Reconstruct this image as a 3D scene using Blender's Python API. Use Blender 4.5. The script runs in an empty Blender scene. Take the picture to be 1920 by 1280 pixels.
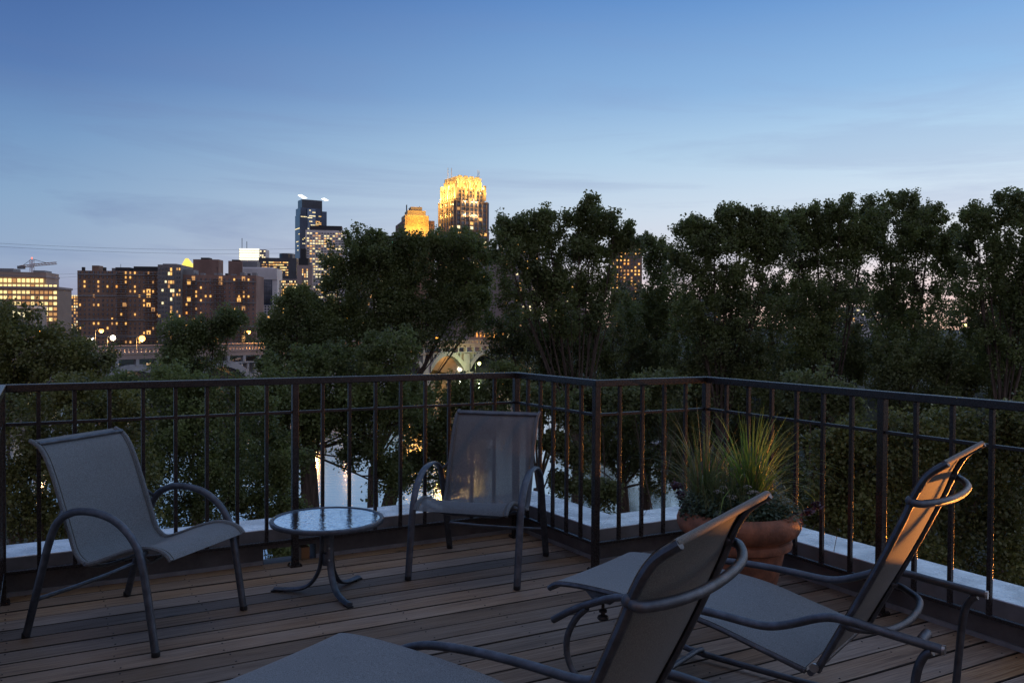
import bpy, bmesh, math, random
import numpy as np
from mathutils import Vector, Matrix
random.seed(7); rng = np.random.default_rng(7)
R = math.radians
sc = bpy.context.scene
C = sc.collection

# ------------------------------------------------------------------ camera
FPX, EYE = 1601.0, 1.37                       # focal length in px of a 1920 px wide picture, eye height over the deck
ROLL, PITCH = R(0.3484), R(1.0956)
cp_, sp_ = math.cos(PITCH), math.sin(PITCH)
FW = Vector((0, cp_, -sp_)); UP0 = Vector((0, sp_, cp_)); RT0 = Vector((1, 0, 0))
RT = RT0*math.cos(ROLL) + UP0*math.sin(ROLL); UPV = UP0*math.cos(ROLL) - RT0*math.sin(ROLL)
cam = bpy.data.cameras.new('camera'); camo = bpy.data.objects.new('camera', cam); C.objects.link(camo)
cam.sensor_width = 36; cam.lens = FPX/1920*36; cam.clip_start = 0.05; cam.clip_end = 9000
M = Matrix((RT, UPV, -FW)).transposed().to_4x4(); M.translation = Vector((0, 0, EYE)); camo.matrix_world = M
sc.camera = camo
EYEV = Vector((0, 0, EYE))
def ray(x, y): return RT*(x-960) + UPV*(640-y) + FW*FPX
def at(x, y, Y):                              # point of the real place at forward distance Y
    r = ray(x, y); return EYEV + r*(Y/r.y)

# ------------------------------------------------------------------ view / render
sc.view_settings.view_transform = 'Standard'; sc.view_settings.look = 'None'
sc.view_settings.exposure = 0.60; sc.view_settings.gamma = 1
sc.cycles.use_denoising = True
sc.cycles.max_bounces = 7; sc.cycles.transparent_max_bounces = 12
sc.cycles.sample_clamp_indirect = 4; sc.cycles.caustics_reflective = False; sc.cycles.caustics_refractive = False

# ------------------------------------------------------------------ node helpers
class NT:
    def __init__(s, nt): s.nt = nt; s.n = nt.nodes; s.l = nt.links
    def add(s, t, **k):
        n = s.n.new(t)
        for a, b in k.items(): setattr(n, a, b)
        return n
    def link(s, a, b): s.l.new(a, b)
    def math(s, op, a, b=None, c=None, clamp=False):
        n = s.add('ShaderNodeMath', operation=op); n.use_clamp = clamp
        for i, v in enumerate((a, b, c)):
            if v is None: continue
            if isinstance(v, (int, float)): n.inputs[i].default_value = v
            else: s.link(v, n.inputs[i])
        return n.outputs[0]
    def mix(s, f, a, b, mode='MIX'):
        n = s.add('ShaderNodeMix', data_type='RGBA', blend_type=mode)
        for i, v in ((0, f), (6, a), (7, b)):
            if isinstance(v, (int, float)): n.inputs[i].default_value = v
            elif isinstance(v, tuple): n.inputs[i].default_value = (*v[:3], 1)
            else: s.link(v, n.inputs[i])
        return n.outputs[2]
    def ramp(s, f, stops, interp='LINEAR'):
        n = s.add('ShaderNodeValToRGB'); n.color_ramp.interpolation = interp
        e = n.color_ramp.elements
        while len(e) > 1: e.remove(e[-1])
        e[0].position = stops[0][0]; e[0].color = (*stops[0][1], 1)
        for p, c in stops[1:]:
            k = e.new(p); k.color = (*c, 1)
        s.link(f, n.inputs[0]); return n.outputs[0]
    def noise(s, vec, scale, detail=3, rough=.55, dist=0, out='Fac'):
        n = s.add('ShaderNodeTexNoise'); n.inputs['Scale'].default_value = scale; n.inputs['Detail'].default_value = detail
        n.inputs['Roughness'].default_value = rough; n.inputs['Distortion'].default_value = dist
        if vec is not None: s.link(vec, n.inputs['Vector'])
        return n.outputs[out]
    def mapping(s, vec, scale=(1, 1, 1), rot=(0, 0, 0)):
        n = s.add('ShaderNodeMapping'); n.inputs['Scale'].default_value = scale; n.inputs['Rotation'].default_value = rot
        s.link(vec, n.inputs['Vector']); return n.outputs[0]
def lin(r, g, b):
    f = lambda c: (c/255/12.92) if c/255 <= .04045 else ((c/255+.055)/1.055)**2.4
    return (f(r), f(g), f(b))

# ------------------------------------------------------------------ dusk sky (world), afterglow beyond the trees on the right
world = bpy.data.worlds.new('World'); sc.world = world; world.use_nodes = True
w = NT(world.node_tree); w.n.clear()
tc = w.add('ShaderNodeTexCoord'); sep = w.add('ShaderNodeSeparateXYZ'); w.link(tc.outputs['Generated'], sep.inputs[0])
X_, Y_, Z_ = sep.outputs
el = w.math('DIVIDE', w.math('ARCSINE', Z_), math.pi/2)            # 0 horizon .. 1 zenith
el = w.math('MAXIMUM', el, 0.0)
az = w.math('ARCTAN2', X_, Y_)                                       # 0 ahead, + to the right
# distance in azimuth from the place where the sun went down (about 55 deg to the right)
da = w.math('ABSOLUTE', w.math('SUBTRACT', az, R(58)))
da = w.math('MINIMUM', da, w.math('SUBTRACT', 2*math.pi, da))
glow = w.ramp(w.math('DIVIDE', da, math.pi), [(0, (1,)*3), (.167, (.85,)*3), (.31, (.66,)*3), (.40, (.40,)*3), (.48, (.18,)*3), (.66, (0,)*3)], 'B_SPLINE')
far = w.ramp(el, [(0, lin(110,124,158)), (.04, lin(106,138,172)), (.08, lin(92,132,170)), (.122, lin(75,115,162)), (.165, lin(53,86,143)), (.23, lin(42,69,126)), (.34, lin(60,84,130)), (1, lin(132,138,156))])
near = w.ramp(el, [(0, lin(250,200,172)), (.022, lin(240,210,200)), (.045, lin(224,215,216)), (.08, lin(210,218,226)), (.122, lin(182,208,226)), (.165, lin(144,182,218)), (.23, lin(102,148,202)), (.34, lin(102,140,188)), (1, lin(134,140,158))])
sky = w.mix(glow, far, near)
back = w.math('SUBTRACT', w.math('DIVIDE', w.math('ABSOLUTE', az), R(60)), 1.35, clamp=True)
belt = w.ramp(el, [(0, lin(134,122,128)), (.06, lin(160,142,142)), (.14, lin(154,142,148)), (.26, lin(124,124,142)), (.5, lin(112,118,140)), (1, lin(132,138,156))])
sky = w.mix(w.math('MULTIPLY', back, .8), sky, belt)
# thin cirrus streaks
comb = w.add('ShaderNodeCombineXYZ'); w.link(w.math('ADD', az, w.math('MULTIPLY', el, 2.2)), comb.inputs[0]); w.link(w.math('MULTIPLY', el, 14), comb.inputs[1])
n1 = w.noise(comb.outputs[0], 1.9, 7, .6, .6)
cl = w.ramp(n1, [(.47, (0, 0, 0)), (.62, (1, 1, 1))])
fade = w.ramp(el, [(0, (.3,)*3), (.05, (.9,)*3), (.12, (.55,)*3), (.22, (.14,)*3), (.4, (0,)*3)])
cf = w.math('MULTIPLY', w.math('MULTIPLY', cl, fade), .42)
sky = w.mix(cf, sky, w.mix(glow, lin(80,98,142), lin(134,144,182)))
sky = w.mix(1.0, sky, w.ramp(el, [(0, (.84,)*3), (.24, (.84,)*3), (.55, (1.08, 1.06, 1.02)), (1, (1.12, 1.08, 1.02))]), 'MULTIPLY')
bg = w.add('ShaderNodeBackground'); w.link(sky, bg.inputs[0]); bg.inputs[1].default_value = 1.0
wo = w.add('ShaderNodeOutputWorld'); w.link(bg.outputs[0], wo.inputs[0])

# ------------------------------------------------------------------ faint last light of the set sun, very soft, from the afterglow
sl = bpy.data.lights.new('sun', 'SUN'); so = bpy.data.objects.new('sun', sl); C.objects.link(so)
sl.energy = 0.10; sl.angle = R(40); sl.color = (1, .8, .68)
so.rotation_euler = Vector((-math.sin(R(58))*1, -math.cos(R(58))*1, -.18)).to_track_quat('-Z', 'Y').to_euler()

# ------------------------------------------------------------------ materials
MATS = {}
def mat(name, base=(.5, .5, .5), rough=.6, metal=0, var=.15, vscale=4, bump=0, bscale=40, spec=.5, coord='Object', vcol=None, stretch=(1, 1, 1), objvar=0, vlo=.4, vhi=.65):
    if name in MATS: return MATS[name]
    m = bpy.data.materials.new(name); m.use_nodes = True; t = NT(m.node_tree)
    p = t.n['Principled BSDF']; tcn = t.add('ShaderNodeTexCoord'); v = t.mapping(tcn.outputs[coord], stretch)
    dark = tuple(c*(1-var) for c in base) if vcol is None else vcol
    c = t.mix(t.ramp(t.noise(v, vscale, 5, .6), [(vlo, (0,)*3), (vhi, (1,)*3)]), dark, tuple(min(1, c*(1+var*.6)) for c in base))
    if objvar:
        oi = t.add('ShaderNodeObjectInfo'); hv = t.add('ShaderNodeHueSaturation'); t.link(c, hv.inputs['Color'])
        t.link(t.math('ADD', 1-objvar, t.math('MULTIPLY', oi.outputs['Random'], 2*objvar)), hv.inputs['Value']); c = hv.outputs[0]
    t.link(c, p.inputs['Base Color']); p.inputs['Metallic'].default_value = metal
    p.inputs['Specular IOR Level'].default_value = spec
    rn = t.math('ADD', t.math('MULTIPLY', t.noise(v, vscale*3, 3), .25), rough-.12); t.link(rn, p.inputs['Roughness'])
    if bump:
        b = t.add('ShaderNodeBump'); b.inputs['Strength'].default_value = bump; b.inputs['Distance'].default_value = .01
        t.link(t.noise(v, bscale, 4), b.inputs['Height']); t.link(b.outputs[0], p.inputs['Normal'])
    MATS[name] = m; return m
def emis(name, col, strength, var=.5, scale=.35):
    if name in MATS: return MATS[name]
    m = bpy.data.materials.new(name); m.use_nodes = True; t = NT(m.node_tree); p = t.n['Principled BSDF']
    g = t.add('ShaderNodeTexCoord'); n = t.noise(g.outputs['Object'], scale, 2)
    f = t.math('ADD', 1-var, t.math('MULTIPLY', n, 2*var))
    p.inputs['Base Color'].default_value = (.05, .05, .05, 1)
    p.inputs['Emission Color'].default_value = (*col, 1); t.link(t.math('MULTIPLY', f, strength), p.inputs['Emission Strength'])
    m.cycles.emission_sampling = 'NONE' if strength < 12 else 'AUTO'
    MATS[name] = m; return m

m_rail = mat('rail_dark_bronze_paint', (.026, .020, .019), .27, 0, .3, 30, .15, 300)
m_frame = mat('frame_powder_coat', (.115, .130, .158), .36, .75, .25, 25, .25, 900, vcol=(.085, .096, .115))
m_dark = mat('dark_plastic', (.02, .02, .022), .5)
m_bolt = mat('bolt_steel', (.45, .45, .45), .3, .9)
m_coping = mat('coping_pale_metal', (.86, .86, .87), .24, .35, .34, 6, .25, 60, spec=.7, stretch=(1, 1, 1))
m_flash = mat('flashing_metal', (.36, .36, .38), .4, .3, .25, 8)
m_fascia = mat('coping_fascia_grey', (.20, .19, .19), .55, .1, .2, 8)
m_wall = mat('parapet_membrane', (.14, .125, .12), .7, 0, .3, 5, .4, 30)
m_copper = mat('copper_scupper', (.42, .22, .10), .45, .3)
m_terra = mat('terracotta', (.33, .125, .065), .68, 0, .3, 11, .4, 60, vcol=(.19, .078, .045))
m_soil = mat('potting_soil', (.03, .022, .016), .95, 0, .3, 40, .8, 60)

def wood():
    m = bpy.data.materials.new('deck_wood'); m.use_nodes = True; t = NT(m.node_tree); p = t.n['Principled BSDF']
    g = t.add('ShaderNodeTexCoord'); oi = t.add('ShaderNodeObjectInfo')
    off = t.add('ShaderNodeCombineXYZ'); t.link(t.math('MULTIPLY', oi.outputs['Random'], 37), off.inputs[0]); t.link(t.math('MULTIPLY', oi.outputs['Random'], 11), off.inputs[1])
    va = t.add('ShaderNodeVectorMath', operation='ADD'); t.link(g.outputs['Object'], va.inputs[0]); t.link(off.outputs[0], va.inputs[1])
    v = t.mapping(va.outputs[0], (.7, 22, 6))
    gr = t.noise(v, 2.2, 6, .65, 1.4); fine = t.noise(t.mapping(va.outputs[0], (2, 130, 30)), 3, 3)
    blotch = t.noise(t.mapping(va.outputs[0], (1.3, 3, 1)), 1.6, 4)
    # knots: sparse voronoi spots
    vo = t.add('ShaderNodeTexVoronoi'); vo.inputs['Scale'].default_value = 1.0; t.link(t.mapping(va.outputs[0], (2.6, 7.0, 1)), vo.inputs['Vector'])
    knot = t.ramp(vo.outputs['Distance'], [(.045, (1,)*3), (.12, (0,)*3)])
    rnd = t.add('ShaderNodeSeparateColor'); t.link(vo.outputs['Color'], rnd.inputs[0])
    knot = t.math('MULTIPLY', knot, t.math('GREATER_THAN', rnd.outputs[0], .72))
    c = t.ramp(gr, [(.28, (.075, .043, .025)), (.42, (.185, .110, .063)), (.54, (.26, .165, .098)), (.68, (.33, .23, .15))])
    c = t.mix(t.ramp(blotch, [(.42, (0,)*3), (.68, (.55,)*3)]), c, (.27, .205, .16))
    c = t.mix(t.ramp(fine, [(.45, (0,)*3), (.68, (.6,)*3)]), c, (.08, .05, .034)); streak = t.noise(t.mapping(va.outputs[0], (.35, 48, 8)), 2.0, 3); c = t.mix(t.ramp(streak, [(.60, (0,)*3), (.72, (.35,)*3)]), c, (.07, .042, .03)); c = t.mix(t.math('MULTIPLY', knot, .8), c, (.022, .014, .010))
    hv = t.add('ShaderNodeHueSaturation'); t.link(c, hv.inputs['Color'])
    t.link(t.math('ADD', .70, t.math('MULTIPLY', oi.outputs['Random'], 1.0)), hv.inputs['Value'])
    wn = t.add('ShaderNodeTexWhiteNoise', noise_dimensions='1D'); t.link(t.math('MULTIPLY', oi.outputs['Random'], 91), wn.inputs['W'])
    t.link(t.math('ADD', .62, t.math('MULTIPLY', wn.outputs['Value'], .55)), hv.inputs['Saturation'])
    t.link(hv.outputs[0], p.inputs['Base Color']); p.inputs['Roughness'].default_value = .62; p.inputs['Specular IOR Level'].default_value = .35
    b = t.add('ShaderNodeBump'); b.inputs['Strength'].default_value = .55; b.inputs['Distance'].default_value = .004
    t.link(t.math('ADD', gr, t.math('MULTIPLY', fine, .7)), b.inputs['Height']); t.link(b.outputs[0], p.inputs['Normal'])
    return m
m_wood = wood()

def fabric(name, col, see):
    m = bpy.data.materials.new(name); m.use_nodes = True; t = NT(m.node_tree); p = t.n['Principled BSDF']
    g = t.add('ShaderNodeTexCoord')
    wv = t.noise(t.mapping(g.outputs['Object'], (1, 1, 1)), 330, 2, .8); blot = t.noise(g.outputs['Object'], 5, 4)
    c = t.mix(t.ramp(wv, [(.35, (0,)*3), (.65, (1,)*3)]), tuple(k*.45 for k in col), tuple(k*1.6 for k in col))
    c = t.mix(t.math('MULTIPLY', t.ramp(blot, [(.45, (0,)*3), (.7, (1,)*3)]), .3), c, tuple(k*.7 for k in col))
    t.link(c, p.inputs['Base Color']); p.inputs['Roughness'].default_value = .72
    p.inputs['Sheen Weight'].default_value = .15
    b = t.add('ShaderNodeBump'); b.inputs['Strength'].default_value = .5; b.inputs['Distance'].default_value = .001; t.link(wv, b.inputs['Height']); t.link(b.outputs[0], p.inputs['Normal'])
    tr = t.add('ShaderNodeBsdfTransparent'); tl = t.add('ShaderNodeBsdfTranslucent'); tl.inputs[0].default_value = (*[k*1.4 for k in col], 1)
    m1 = t.add('ShaderNodeMixShader'); m1.inputs[0].default_value = .12; t.link(p.outputs[0], m1.inputs[1]); t.link(tl.outputs[0], m1.inputs[2])
    mx = t.add('ShaderNodeMixShader'); mx.inputs[0].default_value = see; t.link(m1.outputs[0], mx.inputs[1]); t.link(tr.outputs[0], mx.inputs[2])
    t.link(mx.outputs[0], t.n['Material Output'].inputs[0]); return m
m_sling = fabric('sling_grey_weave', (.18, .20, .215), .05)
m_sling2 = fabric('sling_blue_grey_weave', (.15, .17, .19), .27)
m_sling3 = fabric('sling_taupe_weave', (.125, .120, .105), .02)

def glass_top():
    m = bpy.data.materials.new('rippled_table_glass'); m.use_nodes = True; t = NT(m.node_tree); t.n.remove(t.n['Principled BSDF'])
    g = t.add('ShaderNodeTexCoord'); b = t.add('ShaderNodeBump'); b.inputs['Strength'].default_value = .35; b.inputs['Distance'].default_value = .004
    t.link(t.noise(t.mapping(g.outputs['Object'], (1, 2.2, 1)), 42, 2, .5), b.inputs['Height'])
    gl = t.add('ShaderNodeBsdfGlossy'); gl.inputs['Roughness'].default_value = .06; gl.inputs[0].default_value = (.86, .93, 1, 1); t.link(b.outputs[0], gl.inputs['Normal'])
    tr = t.add('ShaderNodeBsdfTransparent'); tr.inputs[0].default_value = (.6, .7, .72, 1)
    fr = t.add('ShaderNodeLayerWeight'); fr.inputs['Blend'].default_value = .62; t.link(b.outputs[0], fr.inputs['Normal'])
    mx = t.add('ShaderNodeMixShader'); t.link(t.math('ADD', .25, fr.outputs['Facing'], clamp=True), mx.inputs[0]); t.link(tr.outputs[0], mx.inputs[1]); t.link(gl.outputs[0], mx.inputs[2])
    t.link(mx.outputs[0], t.n['Material Output'].inputs[0]); return m
m_glass = glass_top()

def water():
    m = bpy.data.materials.new('river_water'); m.use_nodes = True; t = NT(m.node_tree); p = t.n['Principled BSDF']
    g = t.add('ShaderNodeTexCoord')
    a = t.noise(t.mapping(g.outputs['Object'], (.35, 1.0, 1)), .9, 5, .6, .3); b2 = t.noise(t.mapping(g.outputs['Object'], (.25, 1, 1)), .12, 3)
    b = t.add('ShaderNodeBump'); b.inputs['Strength'].default_value = .32; b.inputs['Distance'].default_value = .06
    t.link(t.math('MULTIPLY', a, t.math('ADD', .25, b2)), b.inputs['Height'])
    p.inputs['Base Color'].default_value = (.012, .018, .024, 1); p.inputs['Roughness'].default_value = .09; p.inputs['IOR'].default_value = 1.33
    gl = t.add('ShaderNodeBsdfGlossy'); gl.inputs['Roughness'].default_value = .10; gl.inputs[0].default_value = (.88, .92, .97, 1)
    t.link(b.outputs[0], gl.inputs['Normal']); t.link(b.outputs[0], p.inputs['Normal'])
    mx = t.add('ShaderNodeMixShader'); mx.inputs[0].default_value = .62; t.link(p.outputs[0], mx.inputs[1]); t.link(gl.outputs[0], mx.inputs[2])
    t.link(mx.outputs[0], t.n['Material Output'].inputs[0]); return m

def leafmat(name, dark, light, cs=.5, tr=.3):
    m = bpy.data.materials.new(name); m.use_nodes = True; t = NT(m.node_tree); p = t.n['Principled BSDF']
    g = t.add('ShaderNodeTexCoord')
    n1 = t.noise(g.outputs['Object'], cs, 4); n2 = t.noise(g.outputs['Object'], 9, 1)
    f = t.math('ADD', t.math('MULTIPLY', n1, .65), t.math('MULTIPLY', n2, .35))
    c = t.mix(t.ramp(f, [(.38, (0,)*3), (.62, (1,)*3)]), dark, light)
    t.link(c, p.inputs['Base Color']); p.inputs['Roughness'].default_value = .42; p.inputs['Specular IOR Level'].default_value = .45
    tl = t.add('ShaderNodeBsdfTranslucent'); t.link(t.mix(1.0, c, (1.5, 1.5, 1.2), 'MULTIPLY'), tl.inputs[0])
    mx = t.add('ShaderNodeMixShader'); mx.inputs[0].default_value = tr; t.link(p.outputs[0], mx.inputs[1]); t.link(tl.outputs[0], mx.inputs[2])
    t.link(mx.outputs[0], t.n['Material Output'].inputs[0]); return m
m_leaf = leafmat('cottonwood_leaves', (.105, .125, .052), (.22, .26, .095), tr=.42)
m_leaf2 = leafmat('dark_leaves', (.095, .112, .052), (.20, .225, .092), tr=.42)
m_leaf3 = leafmat('bush_leaves', (.095, .105, .038), (.22, .225, .07), 1.2)
m_leaf4 = leafmat('far_leaves', (.05, .060, .030), (.100, .118, .052), .15)
m_bark = mat('bark', (.11, .078, .058), .9, 0, .45, 3, .8, 14, stretch=(4, 4, .7))

# ------------------------------------------------------------------ mesh helpers
class MB:
    def __init__(s): s.v = []; s.f = []
    def add(s, vs, fs):
        o = len(s.v); s.v += [tuple(p) for p in vs]; s.f += [tuple(i+o for i in f) for f in fs]; return s
    def box(s, c, sx, sy, sz, ax=None):        # c centre; ax = (x,y,z) unit axes
        c = Vector(c); ax = ax or (Vector((1, 0, 0)), Vector((0, 1, 0)), Vector((0, 0, 1)))
        vs = [c + ax[0]*(sx/2*i) + ax[1]*(sy/2*j) + ax[2]*(sz/2*k) for i in (-1, 1) for j in (-1, 1) for k in (-1, 1)]
        return s.add(vs, [(0, 1, 3, 2), (4, 6, 7, 5), (0, 4, 5, 1), (2, 3, 7, 6), (0, 2, 6, 4), (1, 5, 7, 3)])
    def sweep(s, path, prof, up=(0, 0, 1), cap=True, scale=None):   # prof: 2D closed profile (side, up)
        P = [Vector(p) for p in path]; n = len(P); m = len(prof); vs = []
        upv = Vector(up); prev = None
        for i, p in enumerate(P):
            t = (P[min(i+1, n-1)] - P[max(i-1, 0)]).normalized()
            if prev is None:
                side = t.cross(upv)
                if side.length < 1e-4: side = t.cross(Vector((1, 0, 0)))
                side.normalize()
            else:
                side = prev - t*prev.dot(t)
                side.normalize()
            prev = side; nn = side.cross(t).normalized(); k = 1 if scale is None else scale[i]
            vs += [p + side*(a*k) + nn*(b*k) for a, b in prof]
        fs = [(i*m+j, i*m+(j+1) % m, (i+1)*m+(j+1) % m, (i+1)*m+j) for i in range(n-1) for j in range(m)]
        if cap: fs += [tuple(range(m))[::-1], tuple((n-1)*m+j for j in range(m))]
        return s.add(vs, fs)
    def tube(s, path, r, n=10, scale=None, cap=True):
        return s.sweep(path, [(r*math.cos(2*math.pi*j/n), r*math.sin(2*math.pi*j/n)) for j in range(n)], scale=scale, cap=cap)
    def lathe(s, prof, c=(0, 0, 0), n=40):
        c = Vector(c); m = len(prof)
        vs = [c + Vector((r*math.cos(2*math.pi*i/n), r*math.sin(2*math.pi*i/n), z)) for i in range(n) for r, z in prof]
        return s.add(vs, [(i*m+j, ((i+1) % n)*m+j, ((i+1) % n)*m+j+1, i*m+j+1) for i in range(n) for j in range(m-1)])
    def ball(s, c, r, n=6, k=4):
        return s.lathe([(r*math.sin(math.pi*i/k)+1e-5, -r*math.cos(math.pi*i/k)) for i in range(k+1)], c, n)
    def build(s, name, m, parent=None, smooth=False, kind=None, loc=(0, 0, 0)):
        me = bpy.data.meshes.new(name); me.from_pydata(s.v, [], s.f); me.update()
        if smooth:
            bm = bmesh.new(); bm.from_mesh(me); bmesh.ops.recalc_face_normals(bm, faces=bm.faces); bm.to_mesh(me); bm.free()
            me.polygons.foreach_set('use_smooth', [True]*len(me.polygons))
            try: me.set_sharp_from_angle(angle=R(45))
            except Exception: pass
        me.materials.append(m); return link(name, me, parent, kind, loc)
def link(name, me, parent=None, kind=None, loc=(0, 0, 0)):
    o = bpy.data.objects.new(name, me); C.objects.link(o); o.location = loc
    if parent is not None: o.parent = parent
    if kind: o['kind'] = kind
    return o
def thing(name, label, cat, loc=(0, 0, 0), rz=0, group=None):
    o = bpy.data.objects.new(name, None); C.objects.link(o); o.location = loc; o.rotation_euler = (0, 0, rz); o.empty_display_size = .1
    return tag(o, label, cat, group)
def tag(o, label, cat, group=None, kind=None):
    o['label'] = label; o['category'] = cat
    if group: o['group'] = group
    if kind: o['kind'] = kind
    return o
def smooth_path(pts, k=5):                     # Catmull-Rom
    P = [Vector(p) for p in pts]; out = []
    for i in range(len(P)-1):
        a, b, c, d = P[max(i-1, 0)], P[i], P[i+1], P[min(i+2, len(P)-1)]
        for j in range(k):
            t = j/k; out.append(.5*((2*b) + (c-a)*t + (2*a-5*b+4*c-d)*t*t + (3*b-a-3*c+d)*t**3))
    out.append(P[-1]); return out
def bevel(o, w, seg=2):
    b = o.modifiers.new('bevel', 'BEVEL'); b.width = w; b.segments = seg; b.limit_method = 'ANGLE'; return o
def quads(name, cen, a, b, m, parent=None, kind=None, fold=None):       # many leaf-like diamonds, numpy
    n = len(cen); v = np.empty((n, 4, 3), np.float32); v[:, 0] = cen-a; v[:, 1] = cen+b-a*.15; v[:, 2] = cen+a; v[:, 3] = cen-b-a*.15
    if fold is not None: v[:, 1] += fold; v[:, 3] += fold
    me = bpy.data.meshes.new(name); me.vertices.add(4*n); me.vertices.foreach_set('co', v.ravel())
    me.loops.add(4*n); me.loops.foreach_set('vertex_index', np.arange(4*n, dtype=np.int32))
    me.polygons.add(n); me.polygons.foreach_set('loop_start', np.arange(0, 4*n, 4, dtype=np.int32))
    try: me.polygons.foreach_set('loop_total', np.full(n, 4, dtype=np.int32))
    except Exception: pass
    me.update(calc_edges=True); me.validate(); me.materials.append(m); return link(name, me, parent, kind)

# ------------------------------------------------------------------ deck frame of reference: u along the long rail, v towards the viewer
a0 = R(28.93); U = Vector((math.cos(a0), math.sin(a0), 0)); V = Vector((math.sin(a0), -math.cos(a0), 0)); ZV = Vector((0, 0, 1))
A0 = Vector((.029, 5.505, 0)); UVAX = (U, V, ZV)
def uv(u, v, z=0): return A0 + U*u + V*v + ZV*z
RX = [(-2.855, 5.2), (-2.855, 0), (0, 0), (.03, .865), (.83, .865), (.83, 5.2)]   # rail corners
def off(o): return [(-2.855-o, 5.2), (-2.855-o, -o), (0+o, -o), (.03+o, .865-o), (.83+o, .865-o), (.83+o, 5.2)]

# ---- deck boards
m_edge = mat('gap_shade_board_edge', (.035, .026, .02), .9, 0, .3, 20)
deck = thing('deck', 'dark brown weathered timber deck of long parallel boards', 'deck', A0); deck['kind'] = 'structure'; del deck['category']
deck.rotation_euler = (0, 0, a0)
PW = .1425
edges = [-.118] + [.995 + PW*k for k in range(-7, 30)]
edges = [e for e in edges if e < 5.2]
edges = sorted(set([edges[0]] + [e for e in edges if e > -.09]))
nails = MB()
for i in range(len(edges)-1):
    v0, v1 = edges[i]+.0036, edges[i+1]-.0036
    if v1-v0 < .02: continue
    u1 = .145 if (v0+v1)/2 < .74 else .945; u0 = -2.968
    mb = MB(); hw = (v1-v0)/2; n = 10; dz = random.uniform(-.0012, .0012)
    tilt_ = 0; path = [(u0+(u1-u0)*k/n, -(v0+v1)/2+random.uniform(-.001, .001), dz-.019+random.uniform(-.0008, .0008)) for k in range(n+1)]
    b = .003
    mb.sweep(path, [(-hw, -.019), (hw, -.019), (hw, .019-b), (hw-b, .019), (-hw+b, .019), (-hw, .019-b)])
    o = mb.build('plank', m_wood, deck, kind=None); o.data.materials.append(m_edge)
    o.data.polygons.foreach_set('material_index', [1 if q < 6*n and q % 6 in (1, 2, 4, 5) else 0 for q in range(len(o.data.polygons))])   # board edges darkened: shade of the gaps put into their colour
    for ju in np.arange(u0+.14, u1, .41):
        for s in (-1, 1):
            c = (ju+random.uniform(-.012, .012), -((v0+v1)/2+s*hw*.62), dz+.0008)
            nails.lathe([(.0038, -.002), (.0036, .0012), (1e-4, .0014)], c, 6)
nails.build('nail_heads', m_dark, deck, kind='stuff')
jo = MB()
for ju in np.arange(-2.95, .95, .41): jo.box((ju, -2.6, -.12), .04, 5.6, .14)
jo.box((-1.0, -2.6, -.26), 4.2, 5.8, .04)
jo.build('joists', mat('old_joist', (.03, .024, .02), .9), deck, kind='stuff')

# ---- railing
rail = thing('deck_railing', 'dark bronze metal railing of square balusters stepping round the deck edge', 'railing', A0)
rail.rotation_euler = (0, 0, a0)
def L(u, v, z): return Vector((u, -v, z))      # railing / deck local coordinates
def post(u, v, s=.036):
    o = MB().box((u, -v, .52), s, s, 1.04).build('post', m_rail, rail); bevel(o, .002)
    q = MB().box((u, -v, .005), s+.03, s+.03, .010)
    for i in (-1, 1):
        for j in (-1, 1): q.lathe([(.005, .010), (.004, .016), (1e-4, .017)], (u+i*s*.72, -v+j*s*.72, 0), 6)
    q.build('base_plate', m_rail, o)
bal_me = None
def section(p, q, n, ext=True, posts=()):
    a, b = L(*p, 0), L(*q, 0); d = (b-a).normalized(); ln = (b-a).length; s = d.cross(ZV)
    def bar(name, z, wd, th, inset):
        c = (a+b)/2; o = MB().box(c+ZV*z, ln-2*inset, wd, th, (d, s, ZV)).build(name, m_rail, rail); bevel(o, .003); return o
    bar('middle_rail', .872, .018, .016, .019); bar('bottom_rail', .148, .022, .018, .019)
    global bal_me
    for k in range(1, n+1):
        c = a + d*(ln*k/(n+1))
        if bal_me is None:
            t = MB().box((0, 0, 0), .019, .019, .872).build('baluster', m_rail, rail); bevel(t, .0015); bal_me = t.data; o = t
        else: o = link('baluster', bal_me, rail); bevel(o, .0015)
        o.location = c + ZV*(.157+.872/2); o.rotation_euler = (0, 0, math.atan2(d.y, d.x))
P1 = (-1.43, 0)
section((-2.855, 0), P1, 8); section(P1, (0, 0), 8); section((0, 0), (.03, .865), 5); section((.03, .865), (.83, .865), 4)
vv = [.865, 2.10, 3.35, 4.60]
for i in range(3): section((.83, vv[i]), (.83, vv[i+1]), 6)
section((-2.855, 1.40), (-2.855, 0), 8); section((-2.855, 2.8), (-2.855, 1.40), 8)
for p in [(-2.855, 0), P1, (0, 0), (.03, .865), (.83, .865), (.83, 2.10), (.83, 3.35), (.83, 4.60), (-2.855, 1.40), (-2.855, 2.8)]: post(*p)
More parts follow.
